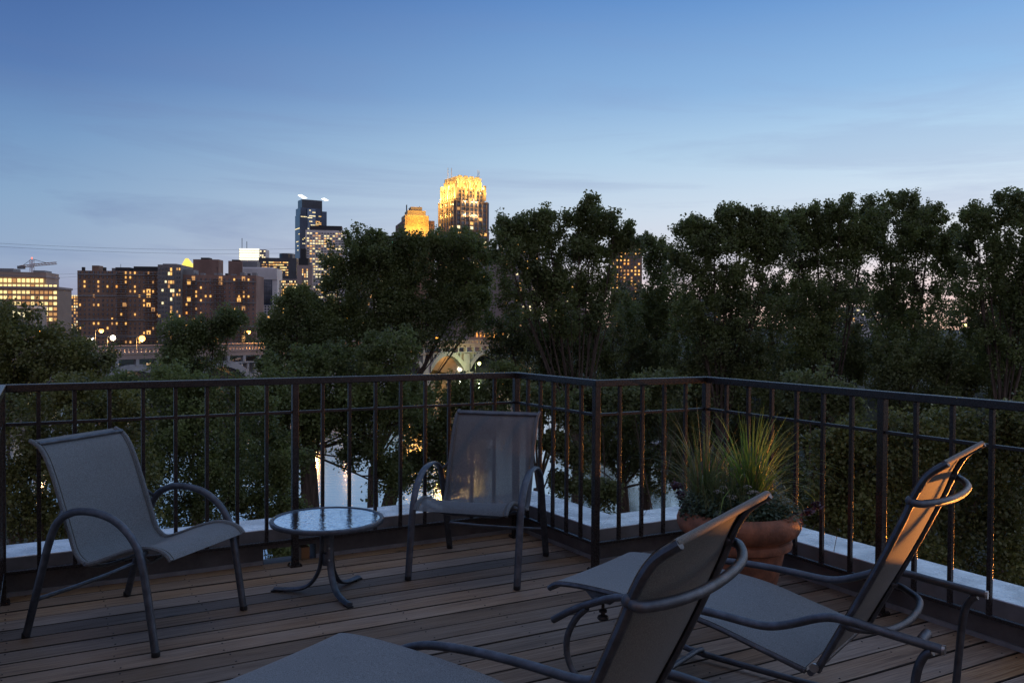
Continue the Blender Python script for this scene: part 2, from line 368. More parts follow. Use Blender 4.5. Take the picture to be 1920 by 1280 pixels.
# top rail: one mitred cap bar per straight run
tp = [(-2.855, 2.85), (-2.855, 0), (0, 0), (.03, .865), (.83, .865), (.83, 4.65)]
def miter(pts, o):
    out = []
    P = [Vector((p[0], -p[1], 0)) for p in pts]
    for i, p in enumerate(P):
        ds = []
        if i > 0: ds.append((P[i]-P[i-1]).normalized())
        if i < len(P)-1: ds.append((P[i+1]-P[i]).normalized())
        ns = [Vector((-d.y, d.x, 0)) for d in ds]; n = sum(ns, Vector())/len(ns); n = n/n.length**2 if len(ns) > 1 else n
        out.append(p+n*o)
    return out
li, lo = miter(tp, -.021), miter(tp, .021)
for i in range(len(tp)-1):
    g = .0006; a, b, c, d = li[i], li[i+1], lo[i+1], lo[i]
    e = (b-a).normalized()*g
    vs = [a+e, b-e, c-e, d+e]; vs = [x+ZV*1.030 for x in vs] + [x+ZV*1.067 for x in vs]
    o = MB().add(vs, [(0, 1, 2, 3), (7, 6, 5, 4), (0, 4, 5, 1), (1, 5, 6, 2), (2, 6, 7, 3), (3, 7, 4, 0)]).build('top_rail', m_rail, rail, smooth=False); bevel(o, .004)

# ---- parapet wall with pale coping
par = thing('parapet_wall', 'low dark parapet with pale metal coping outside the railing', 'parapet', A0); par.rotation_euler = (0, 0, a0)
def ring(o0, o1, z0, z1, name, m, segs=None, brk=None, gap=0, bv=0):
    a, b = off(o0), off(o1)
    for i in range(5):
        if segs is not None and i not in segs: continue
        pa, pb, qb, qa = L(*a[i], 0), L(*a[i+1], 0), L(*b[i+1], 0), L(*b[i], 0)
        cuts = [0] + (brk.get(i, []) if brk else []) + [1]
        for k in range(len(cuts)-1):
            t0, t1 = cuts[k], cuts[k+1]; e = gap/max(.01, (pb-pa).length)
            s0, s1 = (t0+e if k else t0), (t1-e if k < len(cuts)-2 else t1)
            c = [pa.lerp(pb, s0), pa.lerp(pb, s1), qa.lerp(qb, s1), qa.lerp(qb, s0)]
            vs = [x+ZV*z0 for x in c] + [x+ZV*z1 for x in c]
            o = MB().add(vs, [(3, 2, 1, 0), (4, 5, 6, 7), (1, 5, 4, 0), (2, 6, 5, 1), (3, 7, 6, 2), (0, 4, 7, 3)]).build(name, m, par)
            if bv: bevel(o, bv)
def seg_t(i, u): # param on section 1 (P0 - A) for a given u at offset o
    return (u - (-2.975))/(.12+2.975)
t0, t1 = seg_t(1, -1.585), seg_t(1, -1.275)
# wall: above and beside the scupper opening
ring(.12, .33, -.35, .158, 'wall_face', m_wall, segs=(0, 2, 3, 4))
a_, b_ = off(.12), off(.33)
pa, pb, qa, qb = L(*a_[1], 0), L(*a_[2], 0), L(*b_[1], 0), L(*b_[2], 0)
def wallbit(s0, s1, z0, z1, name='wall_face', m=m_wall):
    c = [pa.lerp(pb, s0), pa.lerp(pb, s1), qa.lerp(qb, s1), qa.lerp(qb, s0)]
    vs = [x+ZV*z0 for x in c] + [x+ZV*z1 for x in c]
    return MB().add(vs, [(3, 2, 1, 0), (4, 5, 6, 7), (1, 5, 4, 0), (2, 6, 5, 1), (3, 7, 6, 2), (0, 4, 7, 3)]).build(name, m, par)
wallbit(0, t0, -.35, .158); wallbit(t1, 1, -.35, .158); wallbit(t0, t1, .082, .158); wallbit(t0, t1, -.35, -.03)
wallbit(t0, t0+.002, -.03, .082); 
MB().box((-1.335, .17, .022), .05, .09, .085).build('scupper_box', m_copper, par)
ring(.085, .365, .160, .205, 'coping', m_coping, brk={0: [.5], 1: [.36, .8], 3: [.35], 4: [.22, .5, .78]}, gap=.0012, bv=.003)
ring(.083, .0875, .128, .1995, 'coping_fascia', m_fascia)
ring(.108, .1195, .0, .021, 'flashing_strip', m_flash, segs=(0, 2, 3, 4))
for s in ((0, t0), (t1, 1)):
    c0, c1 = L(*off(.108)[1], 0), L(*off(.108)[2], 0); d0, d1 = L(*off(.1195)[1], 0), L(*off(.1195)[2], 0)
    c = [c0.lerp(c1, s[0]), c0.lerp(c1, s[1]), d0.lerp(d1, s[1]), d0.lerp(d1, s[0])]
    MB().add([x for x in c]+[x+ZV*.021 for x in c], [(3, 2, 1, 0), (4, 5, 6, 7), (1, 5, 4, 0), (2, 6, 5, 1), (3, 7, 6, 2), (0, 4, 7, 3)]).build('flashing_strip', m_flash, par)
# dry leaves and grit swept into the corner
deb = MB()
for k in range(90):
    t = random.random(); u_, v_ = .138-abs(random.gauss(0, .02)), random.uniform(-.08, .7)
    if k > 60: u_, v_ = random.uniform(-2.9, .1), -.095+abs(random.gauss(0, .012))
    c = Vector((u_, -v_, .004)); a = random.uniform(0, 6.28); r_ = random.uniform(.004, .011)
    d1 = Vector((math.cos(a), math.sin(a), random.uniform(-.2, .2)))*r_; d2 = Vector((-math.sin(a), math.cos(a), random.uniform(0, .4)))*r_*.5
    deb.add([c-d1, c+d2, c+d1, c-d2], [(0, 1, 2, 3)])
tag(deb.build('fallen_leaves', mat('dry_leaf', (.09, .06, .035), .8), None, loc=A0), 'dry leaf crumbs gathered along the foot of the parapet', 'leaves', kind='stuff').rotation_euler = (0, 0, a0)
# building under the deck
bw = MB(); oo = off(.31)
vs = [L(*p, -16) for p in oo] + [L(*p, -.351) for p in oo]
bw.add(vs, [(i, i+1, i+7, i+6) for i in range(5)])
o = bw.build('house_wall', mat('house_brick', (.20, .09, .06), .85, 0, .3, 3, .4, 20), None, loc=A0); o.rotation_euler = (0, 0, a0); tag(o, 'outer brick wall dropping away below the deck parapet', 'wall')

# ------------------------------------------------------------------ furniture
def P3(l, w, z): return Vector((l, w, z))
def sling_surface(profile, w0, w1, m, name, parent, thick=.004, sag=.012, k=5, nw=10):
    path = smooth_path([(l, 0, z) for l, z in profile], k); mb = MB(); n = len(path); rows = []
    for s in (0, 1):
        for i, p in enumerate(path):
            t = (path[min(i+1, n-1)]-path[max(i-1, 0)]).normalized(); nn = Vector((t.z, 0, -t.x))  # pointing down / back
            e = math.sin(math.pi*i/(n-1))
            for j in range(nw+1):
                f = j/nw; wdt = w0+(w1-w0)*f; c = p + nn*(sag*e*4*f*(1-f) + s*thick)
                rows.append(Vector((c.x, wdt, c.z)))
    m1 = nw+1; N = n*m1; fs = []
    for s in (0, 1):
        for i in range(n-1):
            for j in range(nw):
                q = (s*N+i*m1+j, s*N+i*m1+j+1, s*N+(i+1)*m1+j+1, s*N+(i+1)*m1+j); fs.append(q if s == 0 else q[::-1])
    for i in range(n-1):
        for j in (0, nw):
            q = (i*m1+j, (i+1)*m1+j, N+(i+1)*m1+j, N+i*m1+j); fs.append(q)
    for i in (0, n-1):
        for j in range(nw): fs.append((i*m1+j, i*m1+j+1, N+i*m1+j+1, N+i*m1+j))
    mb.add(rows, fs); return mb.build(name, m, parent, smooth=True)
def p_at(profile, w, k=5): return [Vector((p.x, w, p.z)) for p in smooth_path([(l, 0, z) for l, z in profile], k)]

def chair(label, fl, fr, rl, rr, flat, m):
    f = (Vector(fl)+Vector(fr))/2; r = (Vector(rl)+Vector(rr))/2; d = (f-r).normalized()
    width = (Vector(fl)-Vector(fr)).length
    t = thing('patio_chair', label, 'chair', (f.x, f.y, 0), math.atan2(d.y, d.x), 'sling patio chairs by the railing')
    W2 = .302
    armp = [(0, .004), (-.035, .21), (-.068, .38), (-.105, .46), (-.165, .52), (-.24, .558), (-.34, .573), (-.43, .562), (-.505, .515), (-.552, .42), (-.59, .30), (-.68, .004)]
    slp = [(-.705, .850), (-.655, .825), (-.615, .775), (-.575, .69), (-.53, .57), (-.49, .46), (-.462, .385), (-.43, .348), (-.385, .336), (-.29, .368), (-.2, .402), (-.10, .428), (-.03, .424), (.012, .408), (.035, .385)]
    for s in (-1, 1):
        path = [Vector((p.x, s*W2, p.z)) for p in smooth_path([(l, 0, z) for l, z in armp], 6)]
        mb = MB()
        if flat:   # flat-oval extrusion, wide face up
            mb.sweep(path, [(.0195*math.cos(q)*(1.0), .0095*math.sin(q)) for q in np.linspace(0, 2*math.pi, 13)[:-1]], up=(0, 1, 0) if False else (0, 0, 1))
        else: mb.tube(path, .0165, 12)
        a = mb.build('side_frame', m_frame, t, smooth=True)
        for x in (0, -.68): MB().lathe([(.016, 0), (.018, .004), (.0175, .022), (.015, .024)], (x, s*W2, 0), 12).build('foot_cap', m_dark, a, smooth=True)
        rp = p_at(slp, s*(W2-.050)); MB().tube(rp, .010, 8).build('sling_rail', m_sling if not flat else m_sling2, t, smooth=True)
        MB().tube([(-.085, s*(W2-.05), .41), (-.075, s*W2, .40)], .009, 6).build('bracket', m_frame, t, smooth=True)
        MB().tube([(-.527, s*(W2-.05), .56), (-.512, s*W2, .51)], .008, 6).build('bracket', m_frame, t, smooth=True)
    MB().tube([(-.63, -W2, .17), (-.625, -.1, .165), (-.625, .1, .165), (-.63, W2, .17)], .0095, 10).build('rear_crossbar', m_frame, t, smooth=True)
    MB().tube(smooth_path([(-.10, -W2+.04, .40), (-.16, -.15, .335), (-.2, 0, .325), (-.16, .15, .335), (-.10, W2-.04, .40)]), .008, 8).build('seat_spreader', m_frame, t, smooth=True)
    MB().tube(smooth_path([(-.40, -W2+.04, .335), (-.41, -.12, .295), (-.41, .12, .295), (-.40, W2-.04, .335)]), .008, 8).build('seat_spreader', m_frame, t, smooth=True)
    MB().tube([(-.66, -.25, .838), (-.663, 0, .836), (-.66, .25, .838)], .008, 8).build('back_spreader', m_frame, t, smooth=True)
    sl = sling_surface(slp, -W2+.046, W2-.046, m, 'sling', t, sag=.018)
    for s in (-1, 1):
        hp = [p + Vector((0, 0, .0022)) for p in p_at(slp, s*(W2-.068))]
        MB().sweep(hp, [(-.0012, -.001), (.0012, -.001), (.0012, .001), (-.0012, .001)]).build('seam', m_sling3, sl)
    return t
c1 = chair('grey sling patio chair with round tube arms, left of the little table', (-1.457, 3.475), (-1.276, 4.07), (-2.094, 3.673), (-1.935, 4.276), False, m_sling)
c2 = chair('blue-grey see-through sling chair with flat arms in the railing corner', (.024, 4.41), (-.541, 4.547), (.2, 5.097), (-.353, 5.22), True, m_sling2)

# ---- side table
tb = thing('side_table', 'small round glass-topped side table between the two patio chairs', 'table', (-.93, 4.31, 0))
zt = .385; rt = .268
g_ = MB().lathe([(1e-4, zt-.006), (rt-.002, zt-.006), (rt-.002, zt-.001), (1e-4, zt-.001)], n=64).build('glass_top', m_glass, tb, smooth=True)
MB().lathe([(rt-.006, zt-.014), (rt-.006, zt+.001), (rt, zt+.004), (rt+.014, zt+.002), (rt+.018, zt-.006), (rt+.014, zt-.018), (rt-.002, zt-.019), (rt-.006, zt-.014)], n=64).build('rim', m_frame, tb, smooth=True)
sp = MB()
feet = [(-1.209+.93, 4.351-4.31), (-.78+.93, 4.11-4.31), (-.817+.93, 4.561-4.31)]
for fx, fy in feet:
    a = math.atan2(fy, fx); d = Vector((math.cos(a), math.sin(a), 0)); rr_ = max(.25, math.hypot(fx, fy))
    path = smooth_path([d*.17+ZV*(zt-.022), d*.06+ZV*(zt-.03), d*.033+ZV*(zt-.07), d*.030+ZV*.22, d*.045+ZV*.12, d*.095+ZV*.045, d*.17+ZV*.018, d*rr_+ZV*.014], 6)
    MB().sweep(path, [(.0185*math.cos(q), .010*math.sin(q)) for q in np.linspace(0, 2*math.pi, 11)[:-1]]).build('leg', m_frame, tb, smooth=True)
    MB().box(d*(rr_-.01)+ZV*.004, .05, .03, .008, (d, d.cross(ZV), ZV)).build('foot_pad', m_dark, tb)
MB().lathe([(.024, .15), (.026, .17), (.026, .20), (.024, .21)], n=16).build('leg_collar', m_frame, tb, smooth=True)
MB().lathe([(.024, .29), (.026, .30), (.024, .31)], n=16).build('leg_collar', m_frame, tb, smooth=True)
for z in (.185, .245):
    MB().ball((.018, -.045, z), .006, 8, 4).build('bolt', m_bolt, tb, smooth=True)

# ---- loungers
ARM = [(0, .27), (.085, .324), (.166, .365), (.29, .413), (.47, .432), (.645, .434), (.80, .430), (.88, .448), (1.0, .498), (1.08, .503), (1.18, .493), (1.33, .479)]
SEAT = [(-.055, .378), (-.035, .393), (0, .405), (.1, .413), (.25, .413), (.45, .404), (.6, .39), (.77, .352), (.93, .315)]
BACK = [(.955, .315), (1.0, .405), (1.045, .495), (1.128, .664), (1.2, .825), (1.228, .897), (1.262, .955), (1.312, .994)]
def lounger(label, x, y, th, ms, mb_):
    t = thing('chaise_lounger', label, 'lounger', (x, y, 0), th, 'sling chaise loungers on the deck')
    AW = .63
    for w_ in (0, AW):
        path = p_at(ARM, w_, 6); a = MB().tube(path, .0135, 12).build('arm_tube', m_frame, t, smooth=True)
        MB().tube([path[-1]-Vector((.004, 0, 0)), path[-1]+Vector((.004, 0, 0))], .0142, 12).build('end_cap', m_bolt, a, smooth=True)
        MB().tube(smooth_path([(.15, w_, .345), (.105, w_, .30), (.068, w_, .23), (.064, w_, .165), (.09, w_, .105), (.15, w_, .055), (.24, w_, .034), (.36, w_, .027)]), .0125, 10).build('front_leg', m_frame, t, smooth=True)
        s = 1 if w_ == 0 else -1
        MB().tube(smooth_path([(1.300, w_, .468), (1.280, w_, .45), (1.262, w_, .40), (1.252, w_, .30), (1.242, w_, .16), (1.232, w_, .06), (1.20, w_, .03), (1.14, w_, .025)]), .0125, 10).build('rear_leg', m_frame, t, smooth=True)
        MB().tube([(.30, w_, .0275), (.7, w_, .022), (1.16, w_, .0265)], .0125, 10).build('runner', m_frame, t, smooth=True)
    for l_, z_ in ((.30, .045), (1.10, .045)):
        MB().tube([(l_, .0, z_), (l_, .05, z_+.008), (l_, AW-.05, z_+.008), (l_, AW, z_)], .0115, 10).build('cross_bar', m_frame, t, smooth=True)
    MB().tube([(1.262, .03, .478), (1.268, .085, .488)], .0145, 14).build('pivot_stub', m_frame, t, smooth=True)
    MB().tube([(.17, .02, .372), (.17, AW-.02, .372)], .011, 10).build('cross_bar', m_frame, t, smooth=True)
    k = MB(); k.lathe([(.006, -.055), (.006, 0)], (.172, .075, .365), 8); k.lathe([(1e-4, -.078), (.018, -.076), (.022, -.070), (.018, -.062), (.008, -.060), (.008, -.050), (.015, -.048), (.015, -.040), (1e-4, -.038)], (.172, .075, .365), 14)
    k.build('adjusting_knob', m_dark, t, smooth=True)
    for w_ in (.05, .58):
      k = MB(); k.add([(.10, w_-.004, .403), (.27, w_-.004, .403), (.22, w_-.004, .36), (.15, w_-.004, .36), (.10, w_+.004, .403), (.27, w_+.004, .403), (.22, w_+.004, .36), (.15, w_+.004, .36)], [(0, 1, 2, 3), (7, 6, 5, 4), (0, 4, 5, 1), (1, 5, 6, 2), (2, 6, 7, 3), (3, 7, 4, 0)])
      k.build('gusset', m_frame, t)
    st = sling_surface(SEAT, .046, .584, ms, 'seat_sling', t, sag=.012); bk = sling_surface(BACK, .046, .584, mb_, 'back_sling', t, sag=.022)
    for w_ in (.05, .58):
        sp_ = [p-Vector((0, 0, .012)) for p in p_at(SEAT, w_)]; MB().tube(sp_, .0105, 8).build('seat_rail', m_frame, t, smooth=True)
        bp = [p+Vector((.011, 0, -.004)) for p in p_at(BACK, w_)]; MB().tube(bp, .0105, 8).build('back_rail', m_frame, t, smooth=True)
        MB().tube([(.962, w_-.012 if w_ < .3 else w_+.012, .325), (.962, w_-.02 if w_ < .3 else w_+.02, .325)], .014, 10).build('hinge_bolt', m_bolt, t, smooth=True)
        g = MB(); s = -1 if w_ < .3 else 1
        g.tube([(1.05, w_+s*.01, .49), (1.05, w_+s*.045, .497)], .008, 8); g.build('back_bracket', m_frame, t, smooth=True)
        seam = [p+Vector((-.002, 0, .001)) for p in p_at(BACK, w_+(.02 if w_ < .3 else -.02))]
        MB().sweep(seam, [(-.0015, -.0015), (.0015, -.0015), (.0015, .0015), (-.0015, .0015)]).build('seam', m_dark, bk)
    MB().tube([(1.315, .046, .989), (1.317, .30, .990), (1.315, .584, .989)], .0085, 10).build('top_tube', mb_, t, smooth=True)
    MB().tube([(-.05, .046, .368), (-.05, .584, .368)], .0105, 10).build('foot_tube', m_frame, t, smooth=True)
    MB().tube([(.945, .05, .300), (.945, .58, .300)], .0105, 10).build('hip_tube', m_frame, t, smooth=True)
    MB().tube(smooth_path([(1.225, .052, .872), (1.243, .044, .868), (1.258, .058, .866), (1.285, .12, .864), (1.304, .20, .863), (1.310, .315, .862), (1.304, .43, .863), (1.285, .51, .864), (1.258, .572, .866), (1.243, .586, .868), (1.225, .578, .872)], 6), .0115, 12).build('head_bow', m_frame, t, smooth=True)
    MB().tube(smooth_path([(1.045, .052, .472), (1.07, .048, .468), (1.105, .075, .463), (1.150, .13, .458), (1.170, .22, .455), (1.175, .315, .454), (1.170, .41, .455), (1.150, .50, .458), (1.105, .555, .463), (1.07, .582, .468), (1.045, .578, .472)], 6), .0115, 12).build('lower_bow', m_frame, t, smooth=True)
    for w_ in (.05, .58):
        MB().ball((1.226, w_, .872), .015, 10, 6).build('bow_fitting', m_frame, t, smooth=True)
        MB().ball((1.046, w_, .472), .014, 10, 6).build('bow_fitting', m_frame, t, smooth=True)
    return t
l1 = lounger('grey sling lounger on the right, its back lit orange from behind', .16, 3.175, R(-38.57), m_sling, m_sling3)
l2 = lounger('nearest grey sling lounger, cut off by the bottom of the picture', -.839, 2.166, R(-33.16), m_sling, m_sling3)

# ---- terracotta pot
PX, PY = 1.12, 4.19
pot = thing('terracotta_pot', 'large terracotta pot with rolled rim in the railing corner', 'pot', (PX, PY, 0))
prof = [(1e-4, .0), (.165, 0), (.176, .012), (.178, .075), (.172, .088), (.180, .10), (.205, .20), (.222, .285), (.236, .292), (.252, .300), (.257, .318), (.252, .336), (.240, .342), (.244, .350), (.262, .356), (.284, .372), (.297, .398), (.298, .424), (.290, .448), (.276, .464), (.262, .470), (.252, .466), (.246, .44), (.235, .40)]
MB().lathe(prof, n=72).build('pot_body', m_terra, pot, smooth=True)
MB().lathe([(1e-4, .435), (.12, .438), (.24, .425)], n=40).build('soil', m_soil, pot, smooth=True)

def m_grass():
    return leafmat('ornamental_grass_blades', (.09, .16, .035), (.25, .38, .08), 6, .35)
mg = m_grass(); mg2 = leafmat('dull_grass_blades', (.08, .11, .05), (.2, .22, .1), 6, .3)
m_tan = mat('dry_grass', (.26, .17, .08), .8)
def blades(mb, c, n, hmin, hmax, lean, wd, outb=1.0, cr=.05):
    for i in range(n):
        a = random.uniform(0, 2*math.pi); r0 = random.uniform(0, cr)
        base = Vector(c) + Vector((math.cos(a)*r0, math.sin(a)*r0, 0)); h = random.uniform(hmin, hmax)
        le = abs(random.gauss(0, lean))+.04; a2 = a+random.gauss(0, .5); d = Vector((math.cos(a2), math.sin(a2), 0)); s = Vector((-d.y, d.x, 0))
        s = (s + d*random.uniform(-.8, .8)).normalized()
        droop = random.uniform(.2, 1.0)*le*1.1; k = 6; pts = []
        for j in range(k+1):
            f = j/k; ang = le*f + droop*f*f
            if j == 0: pts.append(base.copy())
            else: pts.append(pts[-1] + (d*math.sin(ang) + ZV*math.cos(ang))*(h/k))
        w_ = wd*random.uniform(.7, 1.2); vs = []
        for j, p in enumerate(pts):
            ww = w_*(1-(j/k)**2.2)*.5+.0002; vs += [p-s*ww, p+s*ww]
        mb.add(vs, [(2*j, 2*j+1, 2*j+3, 2*j+2) for j in range(k)])
gz = .43
og = thing('ornamental_grass', 'tall bright green grass clump fanning out on the right of the pot', 'grass plant', (PX+.06, PY+.0, gz))
mb = MB(); blades(mb, (0, 0, 0), 150, .34, .60, .80, .0085, cr=.07); mb.build('blades', mg, og, kind='stuff')
mb = MB(); blades(mb, (0, 0, 0), 90, .25, .46, 1.05, .005, cr=.09); mb.build('dull_blades', mg2, og, kind='stuff')
og2 = thing('ornamental_grass', 'thinner duller grass clump at the left of the pot', 'grass plant', (PX-.155, PY+.06, gz))
mb = MB(); blades(mb, (0, 0, 0), 80, .30, .60, .70, .0075, cr=.06); mb.build('blades', mg2, og2, kind='stuff')
mb = MB(); blades(mb, (0, 0, 0), 46, .25, .5, 1.0, .005, cr=.07); mb.build('arching_blades', mg, og2, kind='stuff')
mb = MB(); blades(mb, (.0, 0, 0), 14, .35, .52, .7, .0022, cr=.1); mb.build('dry_stalks', m_tan, og2, kind='stuff')
mb = MB(); blades(mb, (0, 0, 0), 16, .25, .5, 1.3, .004, cr=.07); mb.build('dead_blades', m_tan, og, kind='stuff')
mf = thing('fine_grass_tuft', 'low tangle of fine hair-like grass filling the middle of the pot', 'grass plant', (PX-.05, PY-.03, gz))
mb = MB(); blades(mb, (-.03, 0, 0.02), 700, .14, .32, .95, .0030, cr=.18); mb.build('blades', mg2, mf, kind='stuff')
# leafy green filler
def leaves_cloud(name, c, rad, n, size, m, parent, kind='stuff', flat=.5):
    u = rng.normal(size=(n, 3)); u /= np.linalg.norm(u, axis=1)[:, None]; r = rng.random(n)**(1/2.4)
    cen = np.array(c) + u*r[:, None]*np.array(rad)
    a = rng.normal(size=(n, 3)); a[:, 2] *= flat; a /= np.linalg.norm(a, axis=1)[:, None]
    b = np.cross(a, rng.normal(size=(n, 3))*[.6, .6, 0]+[0, 0, 1]); b /= np.linalg.norm(b, axis=1)[:, None]
    s = size*rng.uniform(.6, 1.25, (n, 1)); return quads(name, cen, a*s*.5, b*s*.32, m, parent, kind)
m_sed = leafmat('sedum_leaves', (.045, .075, .055), (.10, .15, .10), 8, .2)
m_fl = mat('pale_sedum_flowers', (.42, .40, .38), .8, 0, .35, 60)
m_pur = leafmat('purple_leaves', (.045, .018, .032), (.11, .05, .08), 8, .2)
m_pink = mat('dusty_pink_flowers', (.22, .12, .15), .8, 0, .3, 60)
sd = thing('sedum_plant', 'grey-green leafy plant with pale round flower heads at the pot front', 'flowering plant', (PX, PY, gz))
leaves_cloud('foliage', (-.04, -.12, .05), (.20, .13, .085), 2400, .024, m_sed, sd)
leaves_cloud('foliage', (.12, -.10, .05), (.15, .14, .09), 1600, .022, m_sed, sd)
leaves_cloud('foliage', (-.20, -.03, .04), (.10, .14, .09), 1500, .022, m_sed, sd)
leaves_cloud('foliage', (.19, .02, .03), (.10, .15, .09), 900, .022, m_sed, sd)
leaves_cloud('foliage', (-.02, .08, .10), (.22, .12, .10), 1200, .024, m_sed, sd)
for dx, dy, dz, r_ in [(-.13, -.13, .145, .026), (-.075, -.16, .125, .028), (-.10, -.10, .16, .022), (.03, -.15, .145, .030), (.075, -.16, .10, .026), (.12, -.12, .115, .022), (-.14, -.19, .06, .022), (.01, -.12, .17, .02), (.15, -.08, .09, .016), (-.02, -.19, .09, .018)]:
    mb = MB()
    for k in range(46):
        a = random.uniform(0, 6.28); q = math.sqrt(random.random()); zz = math.sqrt(max(0, 1-q*q))*.55
        mb.ball((dx+math.cos(a)*q*r_, dy+math.sin(a)*q*r_, dz+zz*r_), r_*random.uniform(.09, .15), 4, 2)
    fh = mb.build('flower_head', m_fl, sd); MB().tube([(dx*.6, dy*.6, -.01), (dx, dy, dz)], .0015, 4).build('stem', m_sed, fh)
for lab, sx, sy, pts in [('purple-leaved plant spilling over the right rim of the pot', .235, -.07, [(.03, -.01, .03), (.08, -.02, .05), (.13, .0, .075), (.02, -.04, .0), (-.02, -.05, .01)]),
                         ('purple-leaved plant with dusty flower tufts at the left rim of the pot', -.24, -.02, [(-.02, 0, .05), (-.05, .02, .11), (-.07, .0, .16), (-.03, -.03, .02)])]:
    t = thing('purple_plant', lab, 'plant', (PX+sx, PY+sy, gz))
    for p in pts:
        leaves_cloud('leaf_cluster', p, (.026, .026, .022), 46, .026, m_pur, t)
        MB().tube([(0, 0, 0), (p[0]*.5, p[1]*.5, p[2]*.7), p], .0016, 4).build('stem', m_pur, t)
    mb = MB()
    for k in range(40): mb.ball((pts[-2][0]+random.gauss(0, .014), pts[-2][1]+random.gauss(0, .014), pts[-2][2]+random.gauss(.01, .008)), .003, 4, 2)
    mb.build('flower_tuft', m_pink, t)
pl = thing('plant_marker', 'small white and red marker stuck among the plants at the pot right', 'plant marker', (PX+.19, PY-.03, gz))
MB().sweep([(0, 0, 0), (.003, 0, .05), (.006, 0, .082)], [(-.006, -.001), (.006, -.001), (.006, .001), (-.006, .001)]).build('white_tag', mat('white_plastic', (.8, .8, .8), .4), pl)
MB().sweep([(-.018, 0, .0), (-.016, 0, .03), (-.020, .002, .07)], [(-.006, -.0015), (.006, -.0015), (.006, .0015), (-.006, .0015)]).build('red_tag', mat('red_plastic', (.5, .05, .03), .4), pl)

# ------------------------------------------------------------------ land, river
GZ = -14.5                                   # river level under the deck
def smst(a, b, x):
    t = min(1, max(0, (x-a)/(b-a))); return t*t*(3-2*t)
def shore(x): return 262*(1-smst(-2, 16, x)) + 112*smst(-2, 16, x) + 3*math.sin(x*.11)
def gh(x, y):
    yn = 54 + 3*math.sin(x*.13) - 14*smst(-14, -40, x)*-1
    yn += 52*smst(13, 21, x)
    yf = shore(x)
    if y < yn: return GZ + .35 + 2.6*smst(0, 26, yn-y) + .15*math.sin(x*.9+y*.4)
    if y < yf: return GZ - 1.6
    return GZ + .3 + 5.2*smst(0, 22, y-yf) + 1.2*smst(30, 300, y-yf)
xs = np.concatenate([-np.geomspace(3200, 90, 26), np.arange(-84, 90, 3.0), np.geomspace(90, 3200, 26)])
ys = np.concatenate([np.arange(-60, 0, 12), np.arange(0, 135, 3.0), np.arange(135, 330, 8), np.geomspace(330, 4200, 22)])
vs = [(x, y, gh(x, y)) for y in ys for x in xs]; nx = len(xs)
fs = [(j*nx+i, j*nx+i+1, (j+1)*nx+i+1, (j+1)*nx+i) for j in range(len(ys)-1) for i in range(nx-1)]
m_ground = mat('bank_ground', (.030, .036, .020), .95, 0, .5, .25, .6, 2)
tag(MB().add(vs, fs).build('ground', m_ground, None, smooth=True), 'dark grassy river banks and city ground', 'ground', kind='structure'); del bpy.data.objects['ground']['category']
wt = MB().add([(-1500, 20, GZ), (1500, 20, GZ), (1500, 420, GZ), (-1500, 420, GZ)], [(0, 1, 2, 3)]).build('river', water(), None)
wt['kind'] = 'structure'; wt['label'] = 'calm river reflecting the dusk sky and city lights'

# ------------------------------------------------------------------ street lamps and other light sources
def point(name, loc, energy, col, r=.3, parent=None):
    l = bpy.data.lights.new(name, 'POINT'); l.energy = energy; l.color = col; l.shadow_soft_size = r
    o = bpy.data.objects.new(name, l); C.objects.link(o); o.location = loc
    if parent is not None: o.parent = parent
    return o
SOD = (1, .50, .14); WARM = (1, .66, .30); WHT = (1, .93, .78)
e_sod = emis('sodium_lamp', (1, .36, .05), 7, .0); e_white = emis('white_lamp', (1, .90, .62), 7, .0); e_green = emis('greenish_lamp', (.95, .9, .25), 4, .0)
m_pole = mat('lamp_pole', (.012, .012, .012), .7)
def street_lamp(x, y, D, label, em, col, energy, hr=.28, h=9, arm=1.4, group='street lamps in the city', lit=True):
    p = at(x, y, D); g = BZ if 170 < D < 232 and x < 650 else gh(p.x, p.y)
    h = max(3, p.z-g); t = thing('street_lamp', label, 'street lamp', (p.x, p.y, p.z-h), 0, group)
    k = max(1, D/260)
    MB().tube([(0, 0, 0), (0, 0, h*.6), (0, 0, h-.3)], .09*k, 8, scale=[1.3, 1, .7]).build('pole', m_pole, t, smooth=True)
    MB().tube([(0, 0, h-.35), (arm*.5, 0, h+.1), (arm, 0, h+.12)], .05*k, 6).build('arm', m_pole, t, smooth=True)
    MB().lathe([(1e-4, .22*k), (.22*k, .16*k), (.40*k, .02*k), (.38*k, 0), (1e-4, .01)], (arm, 0, h-.05), 12).build('lamp_head', m_pole, t, smooth=True)
    MB().ball((arm, 0, h-.06-hr*.55), hr, 12, 8).build('lamp_globe', em, t, smooth=True)
    if energy: point('lamp_light', (arm, 0, h-.25-hr*2.2), energy, col, .3, t)
    return t

# ------------------------------------------------------------------ buildings
m_brick = mat('dark_red_brick', (.32, .205, .150), .85, 0, .25, .12)
m_brick2 = mat('plum_brick', (.32, .20, .165), .85, 0, .2, .1)
m_concr = mat('pale_concrete', (.34, .32, .31), .8, 0, .15, .1)
m_concd = mat('grey_concrete', (.28, .28, .29), .8, 0, .15, .1)
m_tan = mat('tan_stone', (.46, .33, .26), .8, 0, .15, .08)
m_pinkst = mat('pinkish_stone', (.42, .33, .31), .75, 0, .12, .08)
m_white = mat('white_panel', (.80, .76, .75), .6, 0, .1, .08)
m_blueg = mat('blue_curtain_glass', (.05, .085, .15), .12, .5, .3, .05, spec=.8)
m_dglass = mat('dark_curtain_glass', (.035, .05, .075), .15, .4, .3, .08, spec=.8)
m_win = mat('unlit_window_glass', (.11, .13, .17), .12, .55, .4, .3, spec=.9)
m_roofd = mat('dark_roof', (.045, .045, .05), .8)
